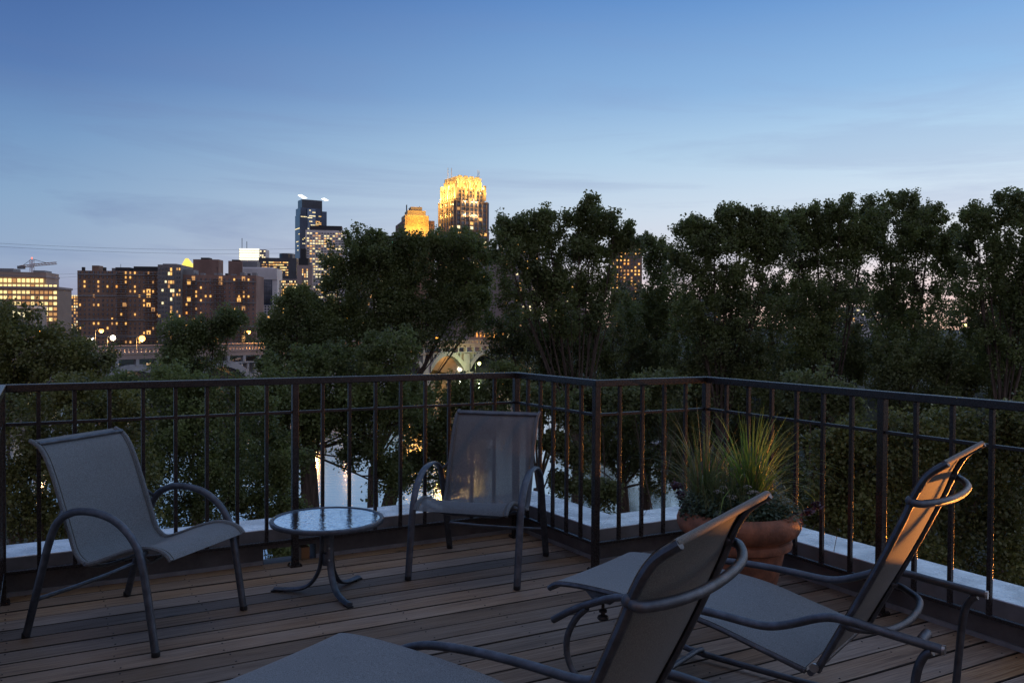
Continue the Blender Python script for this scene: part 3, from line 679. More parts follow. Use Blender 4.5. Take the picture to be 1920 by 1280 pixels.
e_w1 = emis('window_light_gold', (1, .52, .14), .92, .45, .3); e_w2 = emis('window_light_dim', (1, .50, .18), .42, .5, .3)
e_w3 = emis('window_light_pale', (1, .84, .48), .95, .4, .3); e_w4 = emis('window_light_orange', (1, .40, .08), 1.0, .4, .3)
e_strip = emis('office_strip_light', (1, .76, .32), .92, .6, .12); e_teal = emis('teal_light', (.25, 1, .72), 1.1, .2)
LIT = {'gold': e_w1, 'dim': e_w2, 'pale': e_w3, 'orange': e_w4, 'strip': e_strip}
class Bl:
    """one building: a front corner on the ground, two visible faces and boxes for its tiers"""
    def __init__(s, name, label, x0, xc, x1, ytop, D, th, m, group='city buildings beyond the river', base=-9.5, cat='building', depth=None):
        th = R(th); s.c = at(xc, ytop, D); s.z1 = s.c.z; s.z0 = base; s.r = Vector((math.cos(th), math.sin(th), 0)); s.l = Vector((-math.sin(th), math.cos(th), 0))
        s.a = s.solve(s.r, x1); s.b = s.solve(s.l, x0) if x0 < xc-1 else 0
        if not 3 < s.b < 70: s.b = depth or min(30, s.a*.6)
        s.D = D; s.m = m; s.t = thing(name, label, cat, (s.c.x, s.c.y, base), th, group); s.h = s.z1-base; s.w = {}
        s.box('wall', 0, 0, s.a, s.b, 0, s.h, m)
    def solve(s, d, x):
        q = ray(x, 600); k = q.x/q.y            # X = k*Y
        return (k*s.c.y - s.c.x)/(d.x - k*d.y)
    def zy(s, y): return at(960, y, s.D).z - s.z0 + 0*y     # local height of an image row at the building's distance
    def ux(s, x): return s.solve(s.r, x)                    # position along the right face of an image column
    def vx(s, x): return s.solve(s.l, x)
    def box(s, name, u0, v0, u1, v1, z0, z1, m, kind=None):
        return MB().box(((u0+u1)/2, (v0+v1)/2, (z0+z1)/2), abs(u1-u0), abs(v1-v0), z1-z0).build(name, m, s.t, kind=kind)
    def rect(s, key, m, face, p0, p1, z0, z1, dep=.25, uu=0, vv=0):
        k = s.w.setdefault(key, (MB(), m))[0]
        if face == 'r': k.box(((p0+p1)/2+uu, vv-dep/2+.02, (z0+z1)/2), p1-p0, dep, z1-z0)
        else: k.box((uu-dep/2+.02, (p0+p1)/2+vv, (z0+z1)/2), dep, p1-p0, z1-z0)
    def facade(s, face, p0, p1, z0, z1, cols, rows, fw=.5, fh=.5, lit=.15, kinds=('gold', 'dim'), dark=True, run=0, uu=0, vv=0, wts=None):
        dx, dz = (p1-p0)/cols, (z1-z0)/rows
        for j in range(rows):
            on = False
            for i in range(cols):
                on = (random.random() < run) if (on and run) else (random.random() < lit)
                if not on and not dark: continue
                kd = random.choices(kinds, wts)[0] if on else None
                q = s.rect('window_'+(kd or 'unlit'), LIT[kd] if kd else m_win, face, p0+dx*(i+.5-fw/2), p0+dx*(i+.5+fw/2), z0+dz*(j+.5-fh/2), z0+dz*(j+.5+fh/2), .25, uu, vv)
    def done(s):
        for k, (mb, m) in s.w.items():
            nm = {'window_unlit': 'unlit_windows', 'window_gold': 'golden_windows', 'window_dim': 'dim_windows', 'window_pale': 'pale_windows', 'window_orange': 'orange_windows', 'window_strip': 'lit_strip_windows'}.get(k, k)
            mb.build(nm, m, s.t, kind='stuff')
        return s.t

# left office block with bright strip windows
b = Bl('office_building', 'stepped tan office block with bright strip windows at the far left', -60, -20, 108, 540, 430, 8, m_tan)
top = b.zy(515); u85 = b.ux(86); b.box('upper_storeys', .5, .5, u85, b.b*.9, b.h, top, m_tan)
for k, y in enumerate([531, 542, 553, 563, 574, 584, 594, 604]):
    z = b.zy(y); hi = 1.9 if k < 2 else 1.5
    for i in range(15):
        u0 = b.a*i/15+.35; u1 = b.a*(i+1)/15-.35
        if k == 0 and u1 > u85: continue
        on_ = random.random() < (.85 if k < 2 else .5); b.rect('window_strip' if on_ else 'window_dim', e_strip if on_ else e_w2, 'r', u0, u1, z-hi/2, z+hi/2, .3, vv=.0 if k else .0)
for y in (523,): b.box('cornice', -.4, -.4, u85+.4, b.b*.9, b.zy(y)-.5, b.zy(y)+.6, m_pinkst)
b.box('cornice', -.5, -.7, b.a+.6, b.b, b.h-.1, b.h+1.0, m_pinkst); b.box('penthouse', 2, 3, b.ux(20), 12, top, b.zy(508), m_concd); b.box('penthouse', b.ux(58), 3, b.ux(80), 12, top, b.zy(511), m_concd)
b.done()
b = Bl('apartment_building', 'small pale brightly lit block between the office block and the brick slab', 104, 106, 147, 553, 640, 4, m_pinkst)
b.facade('r', 0, b.a, b.zy(628), b.zy(560), 9, 12, .5, .55, .6, ('gold', 'pale', 'dim')); b.facade('r', 0, b.a, b.zy(560), b.h, 9, 1, .7, .8, .9, ('pale',)); b.done()
# low dark house at the left edge
b = Bl('low_building', 'low dark flat-roofed building with two lit windows above the left trees', -30, -28, 62, 577, 210, 3, m_concd, base=-9)
b.facade('r', b.ux(22), b.ux(60), b.zy(600), b.zy(588), 4, 1, .35, .9, .6, ('pale',)); b.box('roof_edge', -1, -.5, b.a+.5, 6, b.h, b.h+.5, m_white); b.done()

# long brick apartment slab (three wings)
b = Bl('apartment_building', 'long dark red brick apartment slab with balconies and scattered lit windows', 140, 145, 302, 507, 400, 4, m_brick, depth=18)
def brickwing(b, x0, x1, ytop, cols, balc, yb=650, lit=.17, vv=0):
    u0, u1 = b.ux(x0), b.ux(x1); zt = b.zy(ytop)-1.0; zb = b.zy(yb); rows = 16
    b.facade('r', u0, u1, zb, zt, cols, rows, .30, .48, lit, ('gold', 'dim', 'orange'), vv=vv, wts=(5, 3, 1))
    for x in balc:
        ub = b.ux(x); dz = (zt-zb)/rows
        for j in range(rows):
            z = zb+dz*j
            b.rect('balconies', m_concr, 'r', ub-2.6, ub+2.6, z+.0, z+.22, 1.5, vv=vv); b.rect('balcony_rails', m_concd, 'r', ub-2.6, ub+2.6, z+.9, z+1.0, 1.55, vv=vv)
            if random.random() < .17: b.rect('window_gold', e_w1, 'r', ub-1.9, ub-.2, z+.5, z+2.4, .2, vv=vv)
            if random.random() < .14: b.rect('window_dim', e_w2, 'r', ub+.3, ub+1.8, z+.5, z+2.4, .2, vv=vv)
    for y in (ytop+12, ytop+52, ytop+97, ytop+128):
        b.rect('stone_bands', m_concd, 'r', u0, u1, b.zy(y)-.28, b.zy(y)+.28, .5, vv=vv)
brickwing(b, 146, 300, 507, 18, [229, 283])
b.box('stair_tower', b.ux(171), 1, b.ux(184), 6, b.h, b.zy(502), m_brick); b.box('roof_box', b.ux(215), 1, b.ux(242), 8, b.h, b.zy(505), m_roofd); b.box('raised_storey', b.ux(250), .5, b.ux(302), 14, b.h, b.zy(503), m_roofd)
# middle tower: projecting, glassy corner
zt = b.zy(500); ua, ub_ = b.ux(300), b.ux(343)
b.box('middle_tower', ua, -3, ub_, 16, 0, zt, mat('sooty_concrete', (.24, .225, .22), .85, 0, .2, .1))
b.facade('r', b.ux(300), b.ux(318), b.zy(640), zt-1, 3, 17, .5, .5, .12, ('gold', 'pale'), vv=-3)
b.facade('r', b.ux(319), b.ux(331), b.zy(640), b.zy(505), 3, 17, .78, .72, .30, ('gold', 'pale', 'dim'), vv=-3)
b.facade('r', b.ux(334), b.ux(343), b.zy(640), zt-1, 2, 17, .5, .5, .25, ('gold', 'dim'), vv=-3)
b.box('tower_head', b.ux(308), -2, b.ux(334), 12, zt, b.zy(498), m_concd)
b.box('lower_frame', b.ux(308), -4.2, b.ux(316), -3, 0, b.zy(602), m_concr); b.box('lower_frame', b.ux(331), -4.2, b.ux(334), -3, 0, b.zy(596), m_concr)
b.box('right_wing', b.ux(343), .4, b.ux(480), 17, 0, b.zy(518), m_brick2)
brickwing(b, 345, 479, 518, 15, [358, 409, 452], lit=.12, vv=.4)
b.box('roof_box', b.ux(343), 1, b.ux(362), 9, b.zy(518), b.zy(508), m_concd)
for x in (205, 246, 275, 352, 372, 398, 430, 447, 470): b.box('roof_unit', b.ux(x), 3, b.ux(x)+random.uniform(1.2, 3.2), 6, (b.h if x < 300 else b.zy(518)), (b.h if x < 300 else b.zy(518))+random.uniform(.7, 1.6), m_concd)
for x in (222, 296, 326, 404): MB().tube([(b.ux(x), 3, b.h-4), (b.ux(x), 3, b.h+random.uniform(1.5, 3.5))], .10, 4).build('antenna', m_roofd, b.t)
for x in (150, 190, 262, 288, 420, 462): b.box('chimney_stack', b.ux(x), 2, b.ux(x)+1.2, 3.2, b.h-4, b.zy(505 if x < 300 else 514), m_roofd)
b.done()
b = Bl('brick_building', 'plain windowless plum brick block rising behind the brick slab', 360, 362, 410, 486, 520, 2, m_brick2); b.box('roof_box', 4, 2, 9, 8, b.h, b.h+1.2, m_roofd); b.done()
b = Bl('brick_building', 'lower plum brick block with a recessed dark top right of the windowless one', 412, 428, 454, 489, 540, 14, m_brick2); b.box('roof_box', 2, 2, 7, 8, b.h, b.h+1, m_roofd); b.done()
b = Bl('concrete_building', 'plain grey concrete block behind the white-topped glass block', 444, 446, 482, 490, 600, 2, m_concd); b.done()
# lit pyramid roof
b = Bl('domed_building', 'far building with a glowing yellow pyramid roof peeking over the brick slab', 331, 333, 364, 503, 760, 2, m_concd)
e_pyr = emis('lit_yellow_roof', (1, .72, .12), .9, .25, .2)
u0, u1, z0 = 1, b.a-1, b.h; cx = (u0+u1)/2
for k in range(5):
    f0, f1 = k/5, (k+1)/5; w0 = (u1-u0)/2*(1-f0*.86); w1 = (u1-u0)/2*(1-f1*.86); za, zb = z0+(b.zy(487)-z0)*f0, z0+(b.zy(487)-z0)*f1
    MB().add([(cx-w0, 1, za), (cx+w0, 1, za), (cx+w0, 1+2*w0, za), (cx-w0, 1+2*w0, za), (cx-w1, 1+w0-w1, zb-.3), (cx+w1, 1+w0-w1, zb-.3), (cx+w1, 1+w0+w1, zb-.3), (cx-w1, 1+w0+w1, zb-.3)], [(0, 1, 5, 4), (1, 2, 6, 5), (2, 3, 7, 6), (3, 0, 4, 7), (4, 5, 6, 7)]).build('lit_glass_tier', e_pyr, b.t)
b.rect('lit_roof_band', e_w3, 'r', 0, b.a, z0-3, z0-1, .3); b.done()
# white-topped blue glass block
b = Bl('glass_building', 'blue glass block with a white flat top right of the brick slab', 441, 443, 518, 515, 560, 3, m_blueg)
b.box('white_top', -1, -1, b.a+.6, b.b, b.h-3, b.zy(506), m_white); b.box('white_top', 3, 1, b.a-3, b.b-2, b.zy(506), b.zy(503.5), m_white); b.box('white_corner', b.a-2.5, -.4, b.a+.7, 6, 0, b.h-3, m_white)
b.facade('r', 1, b.a-3, b.zy(572), b.zy(522), 14, 8, .86, .86, .02, ('pale',)); b.done()
b = Bl('office_building', 'low white gridded block under the blue glass block', 482, 484, 534, 572, 480, 3, m_white)
b.facade('r', 0, b.a, b.zy(600), b.h, 9, 5, .6, .62, .2, ('pale', 'gold')); b.done()
# far bright white building
b = Bl('bank_building', 'far pale tower with brightly lit white upper floors and two thin masts', 446, 448, 498, 467, 950, 3, m_white)
e_wf = emis('flood_lit_floor', (1, .95, .72), 1.1, .15, .1)
for y in (470.5, 475, 479.5, 484, 488.5): b.rect('lit_floor_bands', e_wf, 'r', .5, b.ux(486), b.zy(y)-1.0, b.zy(y)+.9, .4)
b.facade('r', b.ux(487), b.a, b.zy(491), b.h-1, 3, 5, .7, .6, .2, ('pale',))
for x, yy in ((452, 449), (461, 455)): MB().tube([(b.ux(x), 4, b.h-1), (b.ux(x), 4, b.zy(yy))], .35, 5).build('mast', m_roofd, b.t)
b.done()
# dark glass office with lit bands and drum
b = Bl('office_building', 'dark glass office with rows of yellow lights and a drum on its roof', 478, 485, 556, 483, 800, 6, m_dglass)
b.facade('r', b.ux(488), b.a, b.zy(520), b.zy(492), 26, 6, .8, .45, .45, ('strip', 'gold', 'dim'), run=.8)
MB().lathe([(1e-3, b.h), (b.ux(549)-b.ux(534), b.h), (b.ux(549)-b.ux(534), b.zy(476)), (1e-3, b.zy(476))], (b.ux(534), 14, 0), 24).build('drum', m_dglass, b.t)
b.box('step', b.ux(541), -1, b.a, 5, 0, b.zy(488), m_dglass); b.done()
b = Bl('office_building', 'tan mid-rise with golden office windows left of the pink stone tower', 518, 520, 558, 523, 610, 3, m_pinkst)
b.facade('r', 0, b.a, b.zy(575), b.h-.8, 12, 9, .6, .55, .5, ('gold', 'pale', 'strip', 'dim'), run=.7); b.done()
# pink masonry tower with dark cap
b = Bl('stone_tower', 'slim pink stone tower with a dark cap and narrow lit slots', 555, 557, 585, 497, 520, 3, m_pinkst)
b.box('dark_cap', .8, .8, b.a*.72, b.a*.72, b.h, b.zy(486), m_roofd); b.box('dark_cap', b.a*.2, 1.5, b.a*.55, b.a*.5, b.zy(486), b.zy(468), m_roofd)
b.facade('r', b.a*.3, b.a*.75, b.zy(540), b.zy(506), 3, 8, .35, .7, .7, ('pale', 'gold'))
b.box('lower_block', b.a*.1, -2, b.ux(594), b.b, 0, b.zy(546), m_pinkst); b.done()
# glass tower with lit halo pieces
b = Bl('glass_tower', 'tallest left blue glass tower crowned with white lit fins', 553, 562, 603, 402, 1150, 30, m_blueg)
cu = .0
b.box('upper_shaft', b.a*.05, .06*b.a, b.a*.96, b.b+2, b.h, b.zy(391), m_blueg)
b.box('top_shaft', b.ux(567), 3, b.ux(605), b.b, b.h, b.zy(375), m_dglass); b.box('side_shaft', b.ux(604), 4, b.ux(614), b.b+6, 0, b.zy(395), m_blueg)
b.box('pale_glass_bay', b.a*.34, -1.2, b.a*.70, 2, b.zy(470), b.zy(393), mat('pale_glass', (.16, .24, .36), .12, .6, .2, .05, spec=.9))
b.facade('r', b.a*.04, b.a*.32, b.zy(480), b.h, 4, 30, .8, .5, .16, ('strip', 'pale'), dark=False, run=.6)
b.facade('r', b.a*.34, b.a*.70, b.zy(470), b.zy(394), 5, 22, .85, .5, .14, ('strip', 'pale'), dark=False, run=.6, vv=-1.2)
b.facade('r', b.a*.72, b.a*.98, b.zy(480), b.h, 4, 30, .8, .5, .16, ('strip', 'gold'), dark=False, run=.5)
b.facade('l', 0, b.b, b.zy(480), b.h, 4, 28, .8, .5, .10, ('strip', 'pale'), dark=False, run=.5)
e_halo = emis('halo_light', (1, .96, .86), 1.6, .1)
for x0_, x1_, y0_, y1_ in ((559, 576, 373, 367), (603, 616, 374, 370)):
    u0, u1, za, zb = b.ux(x0_), b.ux(x1_), b.zy(y0_+1), b.zy(y1_)
    MB().add([(u0, 0, zb-1), (u0+(u1-u0)*.35, 0, zb), (u1, 0, za+1), (u1-(u1-u0)*.4, 0, za), (u0, 3, zb-1), (u0+(u1-u0)*.35, 3, zb), (u1, 3, za+1), (u1-(u1-u0)*.4, 3, za)], [(0, 3, 2, 1), (4, 5, 6, 7), (0, 1, 5, 4), (1, 2, 6, 5), (2, 3, 7, 6), (3, 0, 4, 7)]).build('lit_fin', e_halo, b.t)
b.done()
# white gridded office tower
b = Bl('office_tower', 'broad white gridded office tower with a black mechanical top', 566, 573, 646, 431, 900, 8, m_white)
b.box('mechanical_top', b.ux(580), 4, b.ux(640), b.b-4, b.h, b.zy(424), m_roofd)
b.facade('r', 1, b.a-1, b.zy(600), b.h-2, 13, 34, .66, .42, .45, ('strip', 'pale', 'gold', 'dim'), run=.55); b.facade('l', 1, b.b-1, b.zy(560), b.h-2, 4, 30, .6, .5, .3, ('gold', 'dim')); b.done()
b = Bl('office_tower', 'dark low-roofed tower with a thin teal light line under its roof', 700, 706, 760, 452, 950, 4, m_concd)
b.rect('teal_light_line', e_teal, 'r', 2, b.a, b.h-1.5, b.h-.3, .4); b.box('dark_roof', 2, 2, b.a-1, b.b, b.h, b.zy(443), mat('green_black_roof', (.02, .05, .05), .5))
b.facade('r', 1, b.a-1, b.zy(600), b.h-4, 12, 32, .7, .4, .2, ('pale', 'dim'), run=.5); b.done()
# stepped golden crown tower
m_crown = mat('cream_stone', (.55, .42, .26), .8, 0, .12, .2)
b = Bl('stone_tower', 'brown tower whose stepped crown is floodlit bright gold', 741, 757, 814, 412, 1050, 16, m_brick2)
z0 = b.h
ca, cb = b.ux(761), b.ux(801)
for k, (xa, xb, ya) in enumerate([(757, 802, 405), (763, 797, 395.5), (770, 791, 388)]):
    zz = z0-12 if k == 0 else b.zy([412, 405, 395.5][k]); b.box('crown_tier', b.ux(xa), -5+k*3.2, b.ux(xb), 22-k*1.2, zz, b.zy(ya), m_crown)
b.box('lower_crown', b.ux(757), -5, b.ux(802), -.2, b.zy(455), z0-12, m_crown)
for k in range(12):
    u_ = b.ux(758.5+k*3.8); b.rect('crown_fins', m_crown, 'r', u_-.35, u_+.35, b.zy(425), b.zy(408)+1, 1.4, vv=-5)
for x, yy in ((764, 383), (788, 385)): MB().tube([(b.ux(x), 8, z0), (b.ux(x), 8, b.zy(yy))], .4, 5).build('mast', m_roofd, b.t)
MB().tube([(b.ux(764), 12, z0-4), (b.ux(764), 12, b.zy(383))], .4, 5).build('mast', m_roofd, b.t)
for x in (760, 766, 772, 778, 784, 790, 797): point('flood_light', (b.ux(x), -19, b.zy(432)), 3900, (1, .50, .06), 1, b.t)
for x in (764, 772, 781, 790, 797): point('flood_light', (b.ux(x), -13, b.zy(404)), 1500, (1, .55, .08), 1, b.t)
b.done()
# tall stepped residential tower with gold-lit crown
m_carl = mat('brown_grey_precast', (.30, .22, .18), .8, 0, .15, .15)
b = Bl('residential_tower', 'tallest stepped tower with floodlit golden crown and four white spires', 822, 853, 913, 376, 650, 32, m_carl)
A_, B_, H_ = b.a, b.b, b.h
zc = b.zy
b.box('base_shaft', -1.2, -1.2, A_+.9, B_+.9, 0, zc(432), m_carl)
b.box('upper_shaft', A_*.05, B_*.05, A_*.93, B_*.93, H_, zc(352), m_carl)
b.box('crown_block', A_*.11, B_*.13, A_*.87, B_*.87, zc(352), zc(329), m_crown)
for u_, v_ in ((.05, .05), (.93, .05), (.05, .93), (.34, .05), (.64, .05), (.05, .5)): b.box('corner_pylon', A_*u_-.9, B_*v_-.9, A_*u_+.9, B_*v_+.9, zc(372), zc(343), m_crown)
for k in range(4): b.box('gable', A_*(.16+.175*k), B_*.13-.5, A_*(.16+.175*k)+3.2, B_*.13+.6, zc(329), zc(326.5), m_crown)
b.box('ledge', -.6, -.6, A_+.6, B_+.6, zc(377), zc(375.2), m_carl)
b.box('right_wing', A_, 2, A_+2.4, B_*.7, 0, zc(375), m_blueg)
nb = 7
for z0_, z1_, o, f in ((zc(560), zc(433), -1.2, 1.0), (zc(430), zc(378), 0, 1.0), (zc(375), zc(354), None, .0)):
    uo = A_*.05 if o is None else o; vo = B_*.05 if o is None else o; ua_, ub2 = (A_*.07, A_*.91) if o is None else (0, A_)
    va_, vb2 = (B_*.07, B_*.91) if o is None else (0, B_)
    rows = max(3, int((z1_-z0_)/3.1))
    b.facade('r', ua_+1.5, ub2-1.0, z0_, z1_, nb, rows, .72, .62, .17, ('gold', 'pale', 'dim'), vv=vo); b.facade('l', va_+1.2, vb2-1, z0_, z1_, 6, rows, .6, .6, .15, ('gold', 'dim'), uu=uo)
    for k in range(nb+1): # piers
        u_ = ua_+1.0+(ub2-ua_-2)*k/nb; b.rect('stone_piers', m_carl, 'r', u_-.45, u_+.45, z0_, z1_+1.5, .9, vv=vo)
    for k in range(7):
        v_ = va_+.8+(vb2-va_-1.6)*k/6; b.rect('stone_piers', m_carl, 'l', v_-.45, v_+.45, z0_, z1_+1.5, .9, uu=uo)
    for k in range(rows):
        if k % 2: b.rect('balcony_lines', m_roofd, 'r', ua_+(ub2-ua_)*.28, ua_+(ub2-ua_)*.42, z0_+k*3.1, z0_+k*3.1+.4, 1.2, vv=vo)
for k in range(9):   # crown fins
    f = k/8; u_ = A_*(.12+.74*f); b.rect('crown_fins', m_crown, 'r', u_-.35, u_+.35, zc(356), zc(334 if k % 2 else 337), 1.1, vv=B_*.14)
    v_ = B_*(.14+.72*f); b.rect('crown_fins', m_crown, 'l', v_-.35, v_+.35, zc(356), zc(336), 1.1, uu=A_*.12)
for u_, v_, yy in ((A_*.08, B_*.6, 309), (A_*.1, B_*.42, 311), (A_*.80, B_*.2, 312), (A_*.88, B_*.28, 313)):
    MB().tube([(u_, v_, zc(352)), (u_, v_, zc(yy))], .22, 6).build('spire', m_white, b.t)
GOLD = (1, .58, .13)
for f in (.12, .31, .5, .69, .88):
    point('flood_light', (A_*f, -3.2, zc(357)), 1250, GOLD, .5, b.t); point('flood_light', (A_*f, B_*.14-2.6, zc(350)), 1050, (1, .66, .2), .5, b.t)
    point('flood_light', (A_*f, B_*.13-3.0, zc(338)), 700, (1, .68, .22), .5, b.t)
    if f < .8: point('flood_light', (-3.2, B_*f*1.1, zc(357)), 1250, GOLD, .5, b.t); point('flood_light', (A_*.12-2.6, B_*(.1+f), zc(348)), 950, (1, .66, .2), .5, b.t)
for f in (.28, .5, .62): # small facade lamps
    for yy in (377, 402): point('facade_lamp', (A_*f, -1.7, zc(yy)), 1100, WARM, .2, b.t); MB().ball((A_*f, -1.0, zc(yy)), .42, 6, 4).build('facade_lamp_globe', emis('facade_globe', (1, .8, .4), 3, 0), b.t)
for f in (.2, .5, .8): point('facade_lamp', (-1.8, B_*f, zc(382)), 1200, GOLD, .2, b.t); point('facade_lamp', (-1.8, B_*f, zc(402)), 1000, GOLD, .2, b.t)
for f in (.1, .3, .5, .7, .9): point('facade_lamp', (-2.2, B_*f, zc(366)), 3500, GOLD, .2, b.t)
b.done()
# buildings seen through the tree tops
b = Bl('office_tower', 'pinkish tower hidden behind the tall slender tree right of the golden tower', 934, 952, 1012, 433, 720, 14, m_pinkst)
b.facade('r', 1, b.a-1, b.zy(620), b.h-2, 9, 30, .6, .5, .22, ('pale', 'gold', 'dim')); b.facade('l', 1, b.b-1, b.zy(620), b.h-2, 5, 30, .6, .5, .2, ('pale', 'dim'))
b.box('left_annex', -14, 4, -1, 20, 0, b.zy(480), m_pinkst); b.done()
b = Bl('apartment_tower', 'brick tower with rows of golden windows seen through the trees right of centre', 1145, 1152, 1203, 457, 620, 8, m_brick)
b.facade('r', 1, b.a-1, b.zy(620), b.h-3, 7, 24, .42, .5, .5, ('gold', 'orange', 'dim'), wts=(4, 1, 2)); b.facade('l', .5, b.b-.5, b.zy(620), b.h-3, 2, 24, .5, .5, .3, ('gold', 'dim')); b.done()
b = Bl('low_building', 'low tan riverside building with four square bright orange windows', 872, 880, 968, 611, 330, 6, m_tan, base=-10)
dx = b.ux(941)-b.ux(932)
for x in (918, 929, 940, 951):
    u_ = b.ux(x); MB().box((u_, -.08, b.zy(629.5)), 1.7, .3, 2.2).build('window', e_w4 if x < 945 else e_w3, b.t)
    if x < 935: MB().box((u_, -.08, b.zy(645.5)), 1.6, .3, 1.5).build('window', e_w1, b.t)
b.box('cornice', -.3, -.5, b.a+.3, b.b, b.h-.3, b.h+.5, m_pinkst); b.facade('r', b.ux(884), b.ux(912), b.zy(652), b.zy(620), 4, 2, .3, .5, .4, ('orange',)); b.done()
for k, (xa, xb, yt, lab) in enumerate([(655, 700, 480, 'grey tower hidden by the big middle tree crown'), (1030, 1100, 520, 'dim stone block behind the slender tree'), (1290, 1350, 560, 'low grey block glimpsed through the right trees'), (1560, 1640, 575, 'pale low block glimpsed through gaps of the far right trees')]):
    b = Bl('office_building', lab, xa-1, xa, xb, yt, 700+30*k, 3, (m_concd, m_pinkst, m_concd, m_white)[k]); b.facade('r', 1, b.a-1, b.zy(615), b.h-2, 9, 10, .6, .5, .25, ('gold', 'pale', 'dim')); b.done()

# ------------------------------------------------------------------ crane
cr = at(60, 520, 560); cz = lambda y: at(60, y, 560).z
t = thing('tower_crane', 'yellow and red tower crane standing behind the far left office block', 'crane', (cr.x, cr.y, 0))
k_ = 560/FPX; m_cry = mat('crane_orange', (.55, .22, .06), .6)
def truss(mb, p, q, wd, n):
    p, q = Vector(p), Vector(q); d = (q-p); s = Vector((0, wd, 0)); upv = d.cross(s).normalized()*wd
    for a in (s*.5+upv*.5, -s*.5+upv*.5, s*.5-upv*.5, -s*.5-upv*.5): mb.tube([p+a, q+a], .14, 4)
    for i in range(n):
        a, c_ = p+d*(i/n), p+d*((i+1)/n); sg = 1 if i % 2 else -1
        mb.tube([a+s*.5+upv*.5*sg, c_+s*.5-upv*.5*sg], .09, 4); mb.tube([a-s*.5+upv*.5*sg, c_-s*.5-upv*.5*sg], .09, 4)
mb = MB(); truss(mb, (0, 0, -9), (0, 0, cz(487)), 1.8, 24); mb.build('mast', mat('crane_red', (.45, .10, .08), .6), t, kind='stuff')
mb = MB(); truss(mb, (2*k_, 0, cz(497)), (46*k_, 0, cz(493)), 1.3, 14); mb.build('jib', m_cry, t, kind='stuff')
mb = MB(); truss(mb, (-2*k_, 0, cz(498)), (-22*k_, 0, cz(500)), 1.3, 6); mb.build('counter_jib', m_cry, t, kind='stuff')
MB().box((-20*k_, 0, cz(501.5)), 4, 2.5, 2).build('counterweight', m_concd, t); MB().box((1.5*k_, -1, cz(499)), 2, 2, 2.2).build('cab', m_white, t)
MB().tube([(0, 0, cz(485.5)), (30*k_, 0, cz(493.5))], .14, 4).build('stay_cable', m_roofd, t); MB().tube([(0, 0, cz(485.5)), (-18*k_, 0, cz(498.5))], .14, 4).build('stay_cable', m_roofd, t)
MB().ball((0, 0, cz(484)), .55, 6, 4).build('beacon', emis('red_beacon', (1, .1, .05), 3, 0), t)

# ------------------------------------------------------------------ power lines
for k, (ya, yb, lab) in enumerate([(453, 466, 'highest thin power line crossing the left sky'), (459, 474, 'second power line just under the highest'), (499, 512, 'third power line, crossing behind the crane'), (505, 518, 'fourth power line, lowest in the left sky'), (538, 541, 'fifth line, low above the small pale block')]):
    pa, pb = at(-60, ya, 230), at(560 if k < 2 else 150, yb, 330); mb = MB(); n = 20
    pts = [pa.lerp(pb, i/n) - ZV*(4*(1.2)*(i/n)*(1-i/n)) for i in range(n+1)]
    tag(mb.tube(pts, .03, 4).build('power_line', m_roofd, None), lab, 'power line', 'power lines over the left bank')

# ------------------------------------------------------------------ bridge across the river
m_bridge = mat('bridge_concrete', (.40, .40, .41), .8, 0, .15, .3)
m_bdeck = mat('bridge_deck_stone', (.40, .30, .26), .8, 0, .12, .3)
BA, BB = at(110, 668, 158), at(905, 646, 285); BZ = -4.6; BA.z = BB.z = BZ
bd = (BB-BA); bl = bd.length; ang = math.atan2(bd.y, bd.x)
br = thing('arch_bridge', 'long pale concrete arch bridge crossing the river behind the trees', 'bridge', BA, ang)
MB().box((bl/2, 0, -.5), bl, 16, .9).build('deck_slab', m_bdeck, br)
for s in (-1, 1):
    MB().box((bl/2, s*7.9, .15), bl, .5, .35).build('parapet_base', m_bdeck, br); MB().box((bl/2, s*7.9, 1.15), bl, .42, .25).build('parapet_cap', m_bdeck, br)
mb = MB()
for k in range(int(bl/.9)): mb.box((k*.9+.4, -7.9, .68), .34, .28, .72)
mb.build('parapet_balusters', m_bdeck, br, kind='stuff')
for k in range(int(bl/4.4)): MB().box((k*4.4+2, -7.55, -1.6), .7, .8, 1.35).build('bracket_column', m_bridge, br)
MB().box((bl/2, -7.3, -2.45), bl, .9, .32).build('lower_ledge', m_bridge, br)
hgt = BZ-GZ
npier = 7; span = bl/npier
for k in range(npier+1):
    if 0 < k: MB().box((k*span, 0, -hgt/2-1.9), 3.4, 15, hgt-1.9).build('pier', m_bridge, br); MB().box((k*span, 0, -hgt+.6), 4.6, 17, 1.6).build('pier_footing', m_bridge, br)
for k in range(npier):
    for y_ in (-7, 7):
        n = 16; x0 = k*span+1.7; x1 = (k+1)*span-1.7; vs = []; fs = []
        for i in range(n+1):
            f = i/n; x = x0+(x1-x0)*f; zt = -hgt+2.0+(hgt-5.2)*(1-(2*f-1)**2)
            for dy in (-.8, .8):
                for dz in (0, 1.2+.8*abs(2*f-1)): vs.append((x, y_+dy, zt+dz))
        for i in range(n):
            a = i*4; fs += [(a, a+4, a+6, a+2), (a+1, a+3, a+7, a+5), (a, a+1, a+5, a+4), (a+2, a+6, a+7, a+3)]
        MB().add(vs, fs).build('arch_rib', m_bridge, br)
        for i in range(1, 10):
            f = i/10; x = x0+(x1-x0)*f; zt = -hgt+2.6+(hgt-5.2)*(1-(2*f-1)**2)
            if -2.6-zt > .6: MB().box((x, y_, (-2.6+zt)/2), .55, 1.2, -2.6-zt).build('spandrel_column', m_bridge, br)
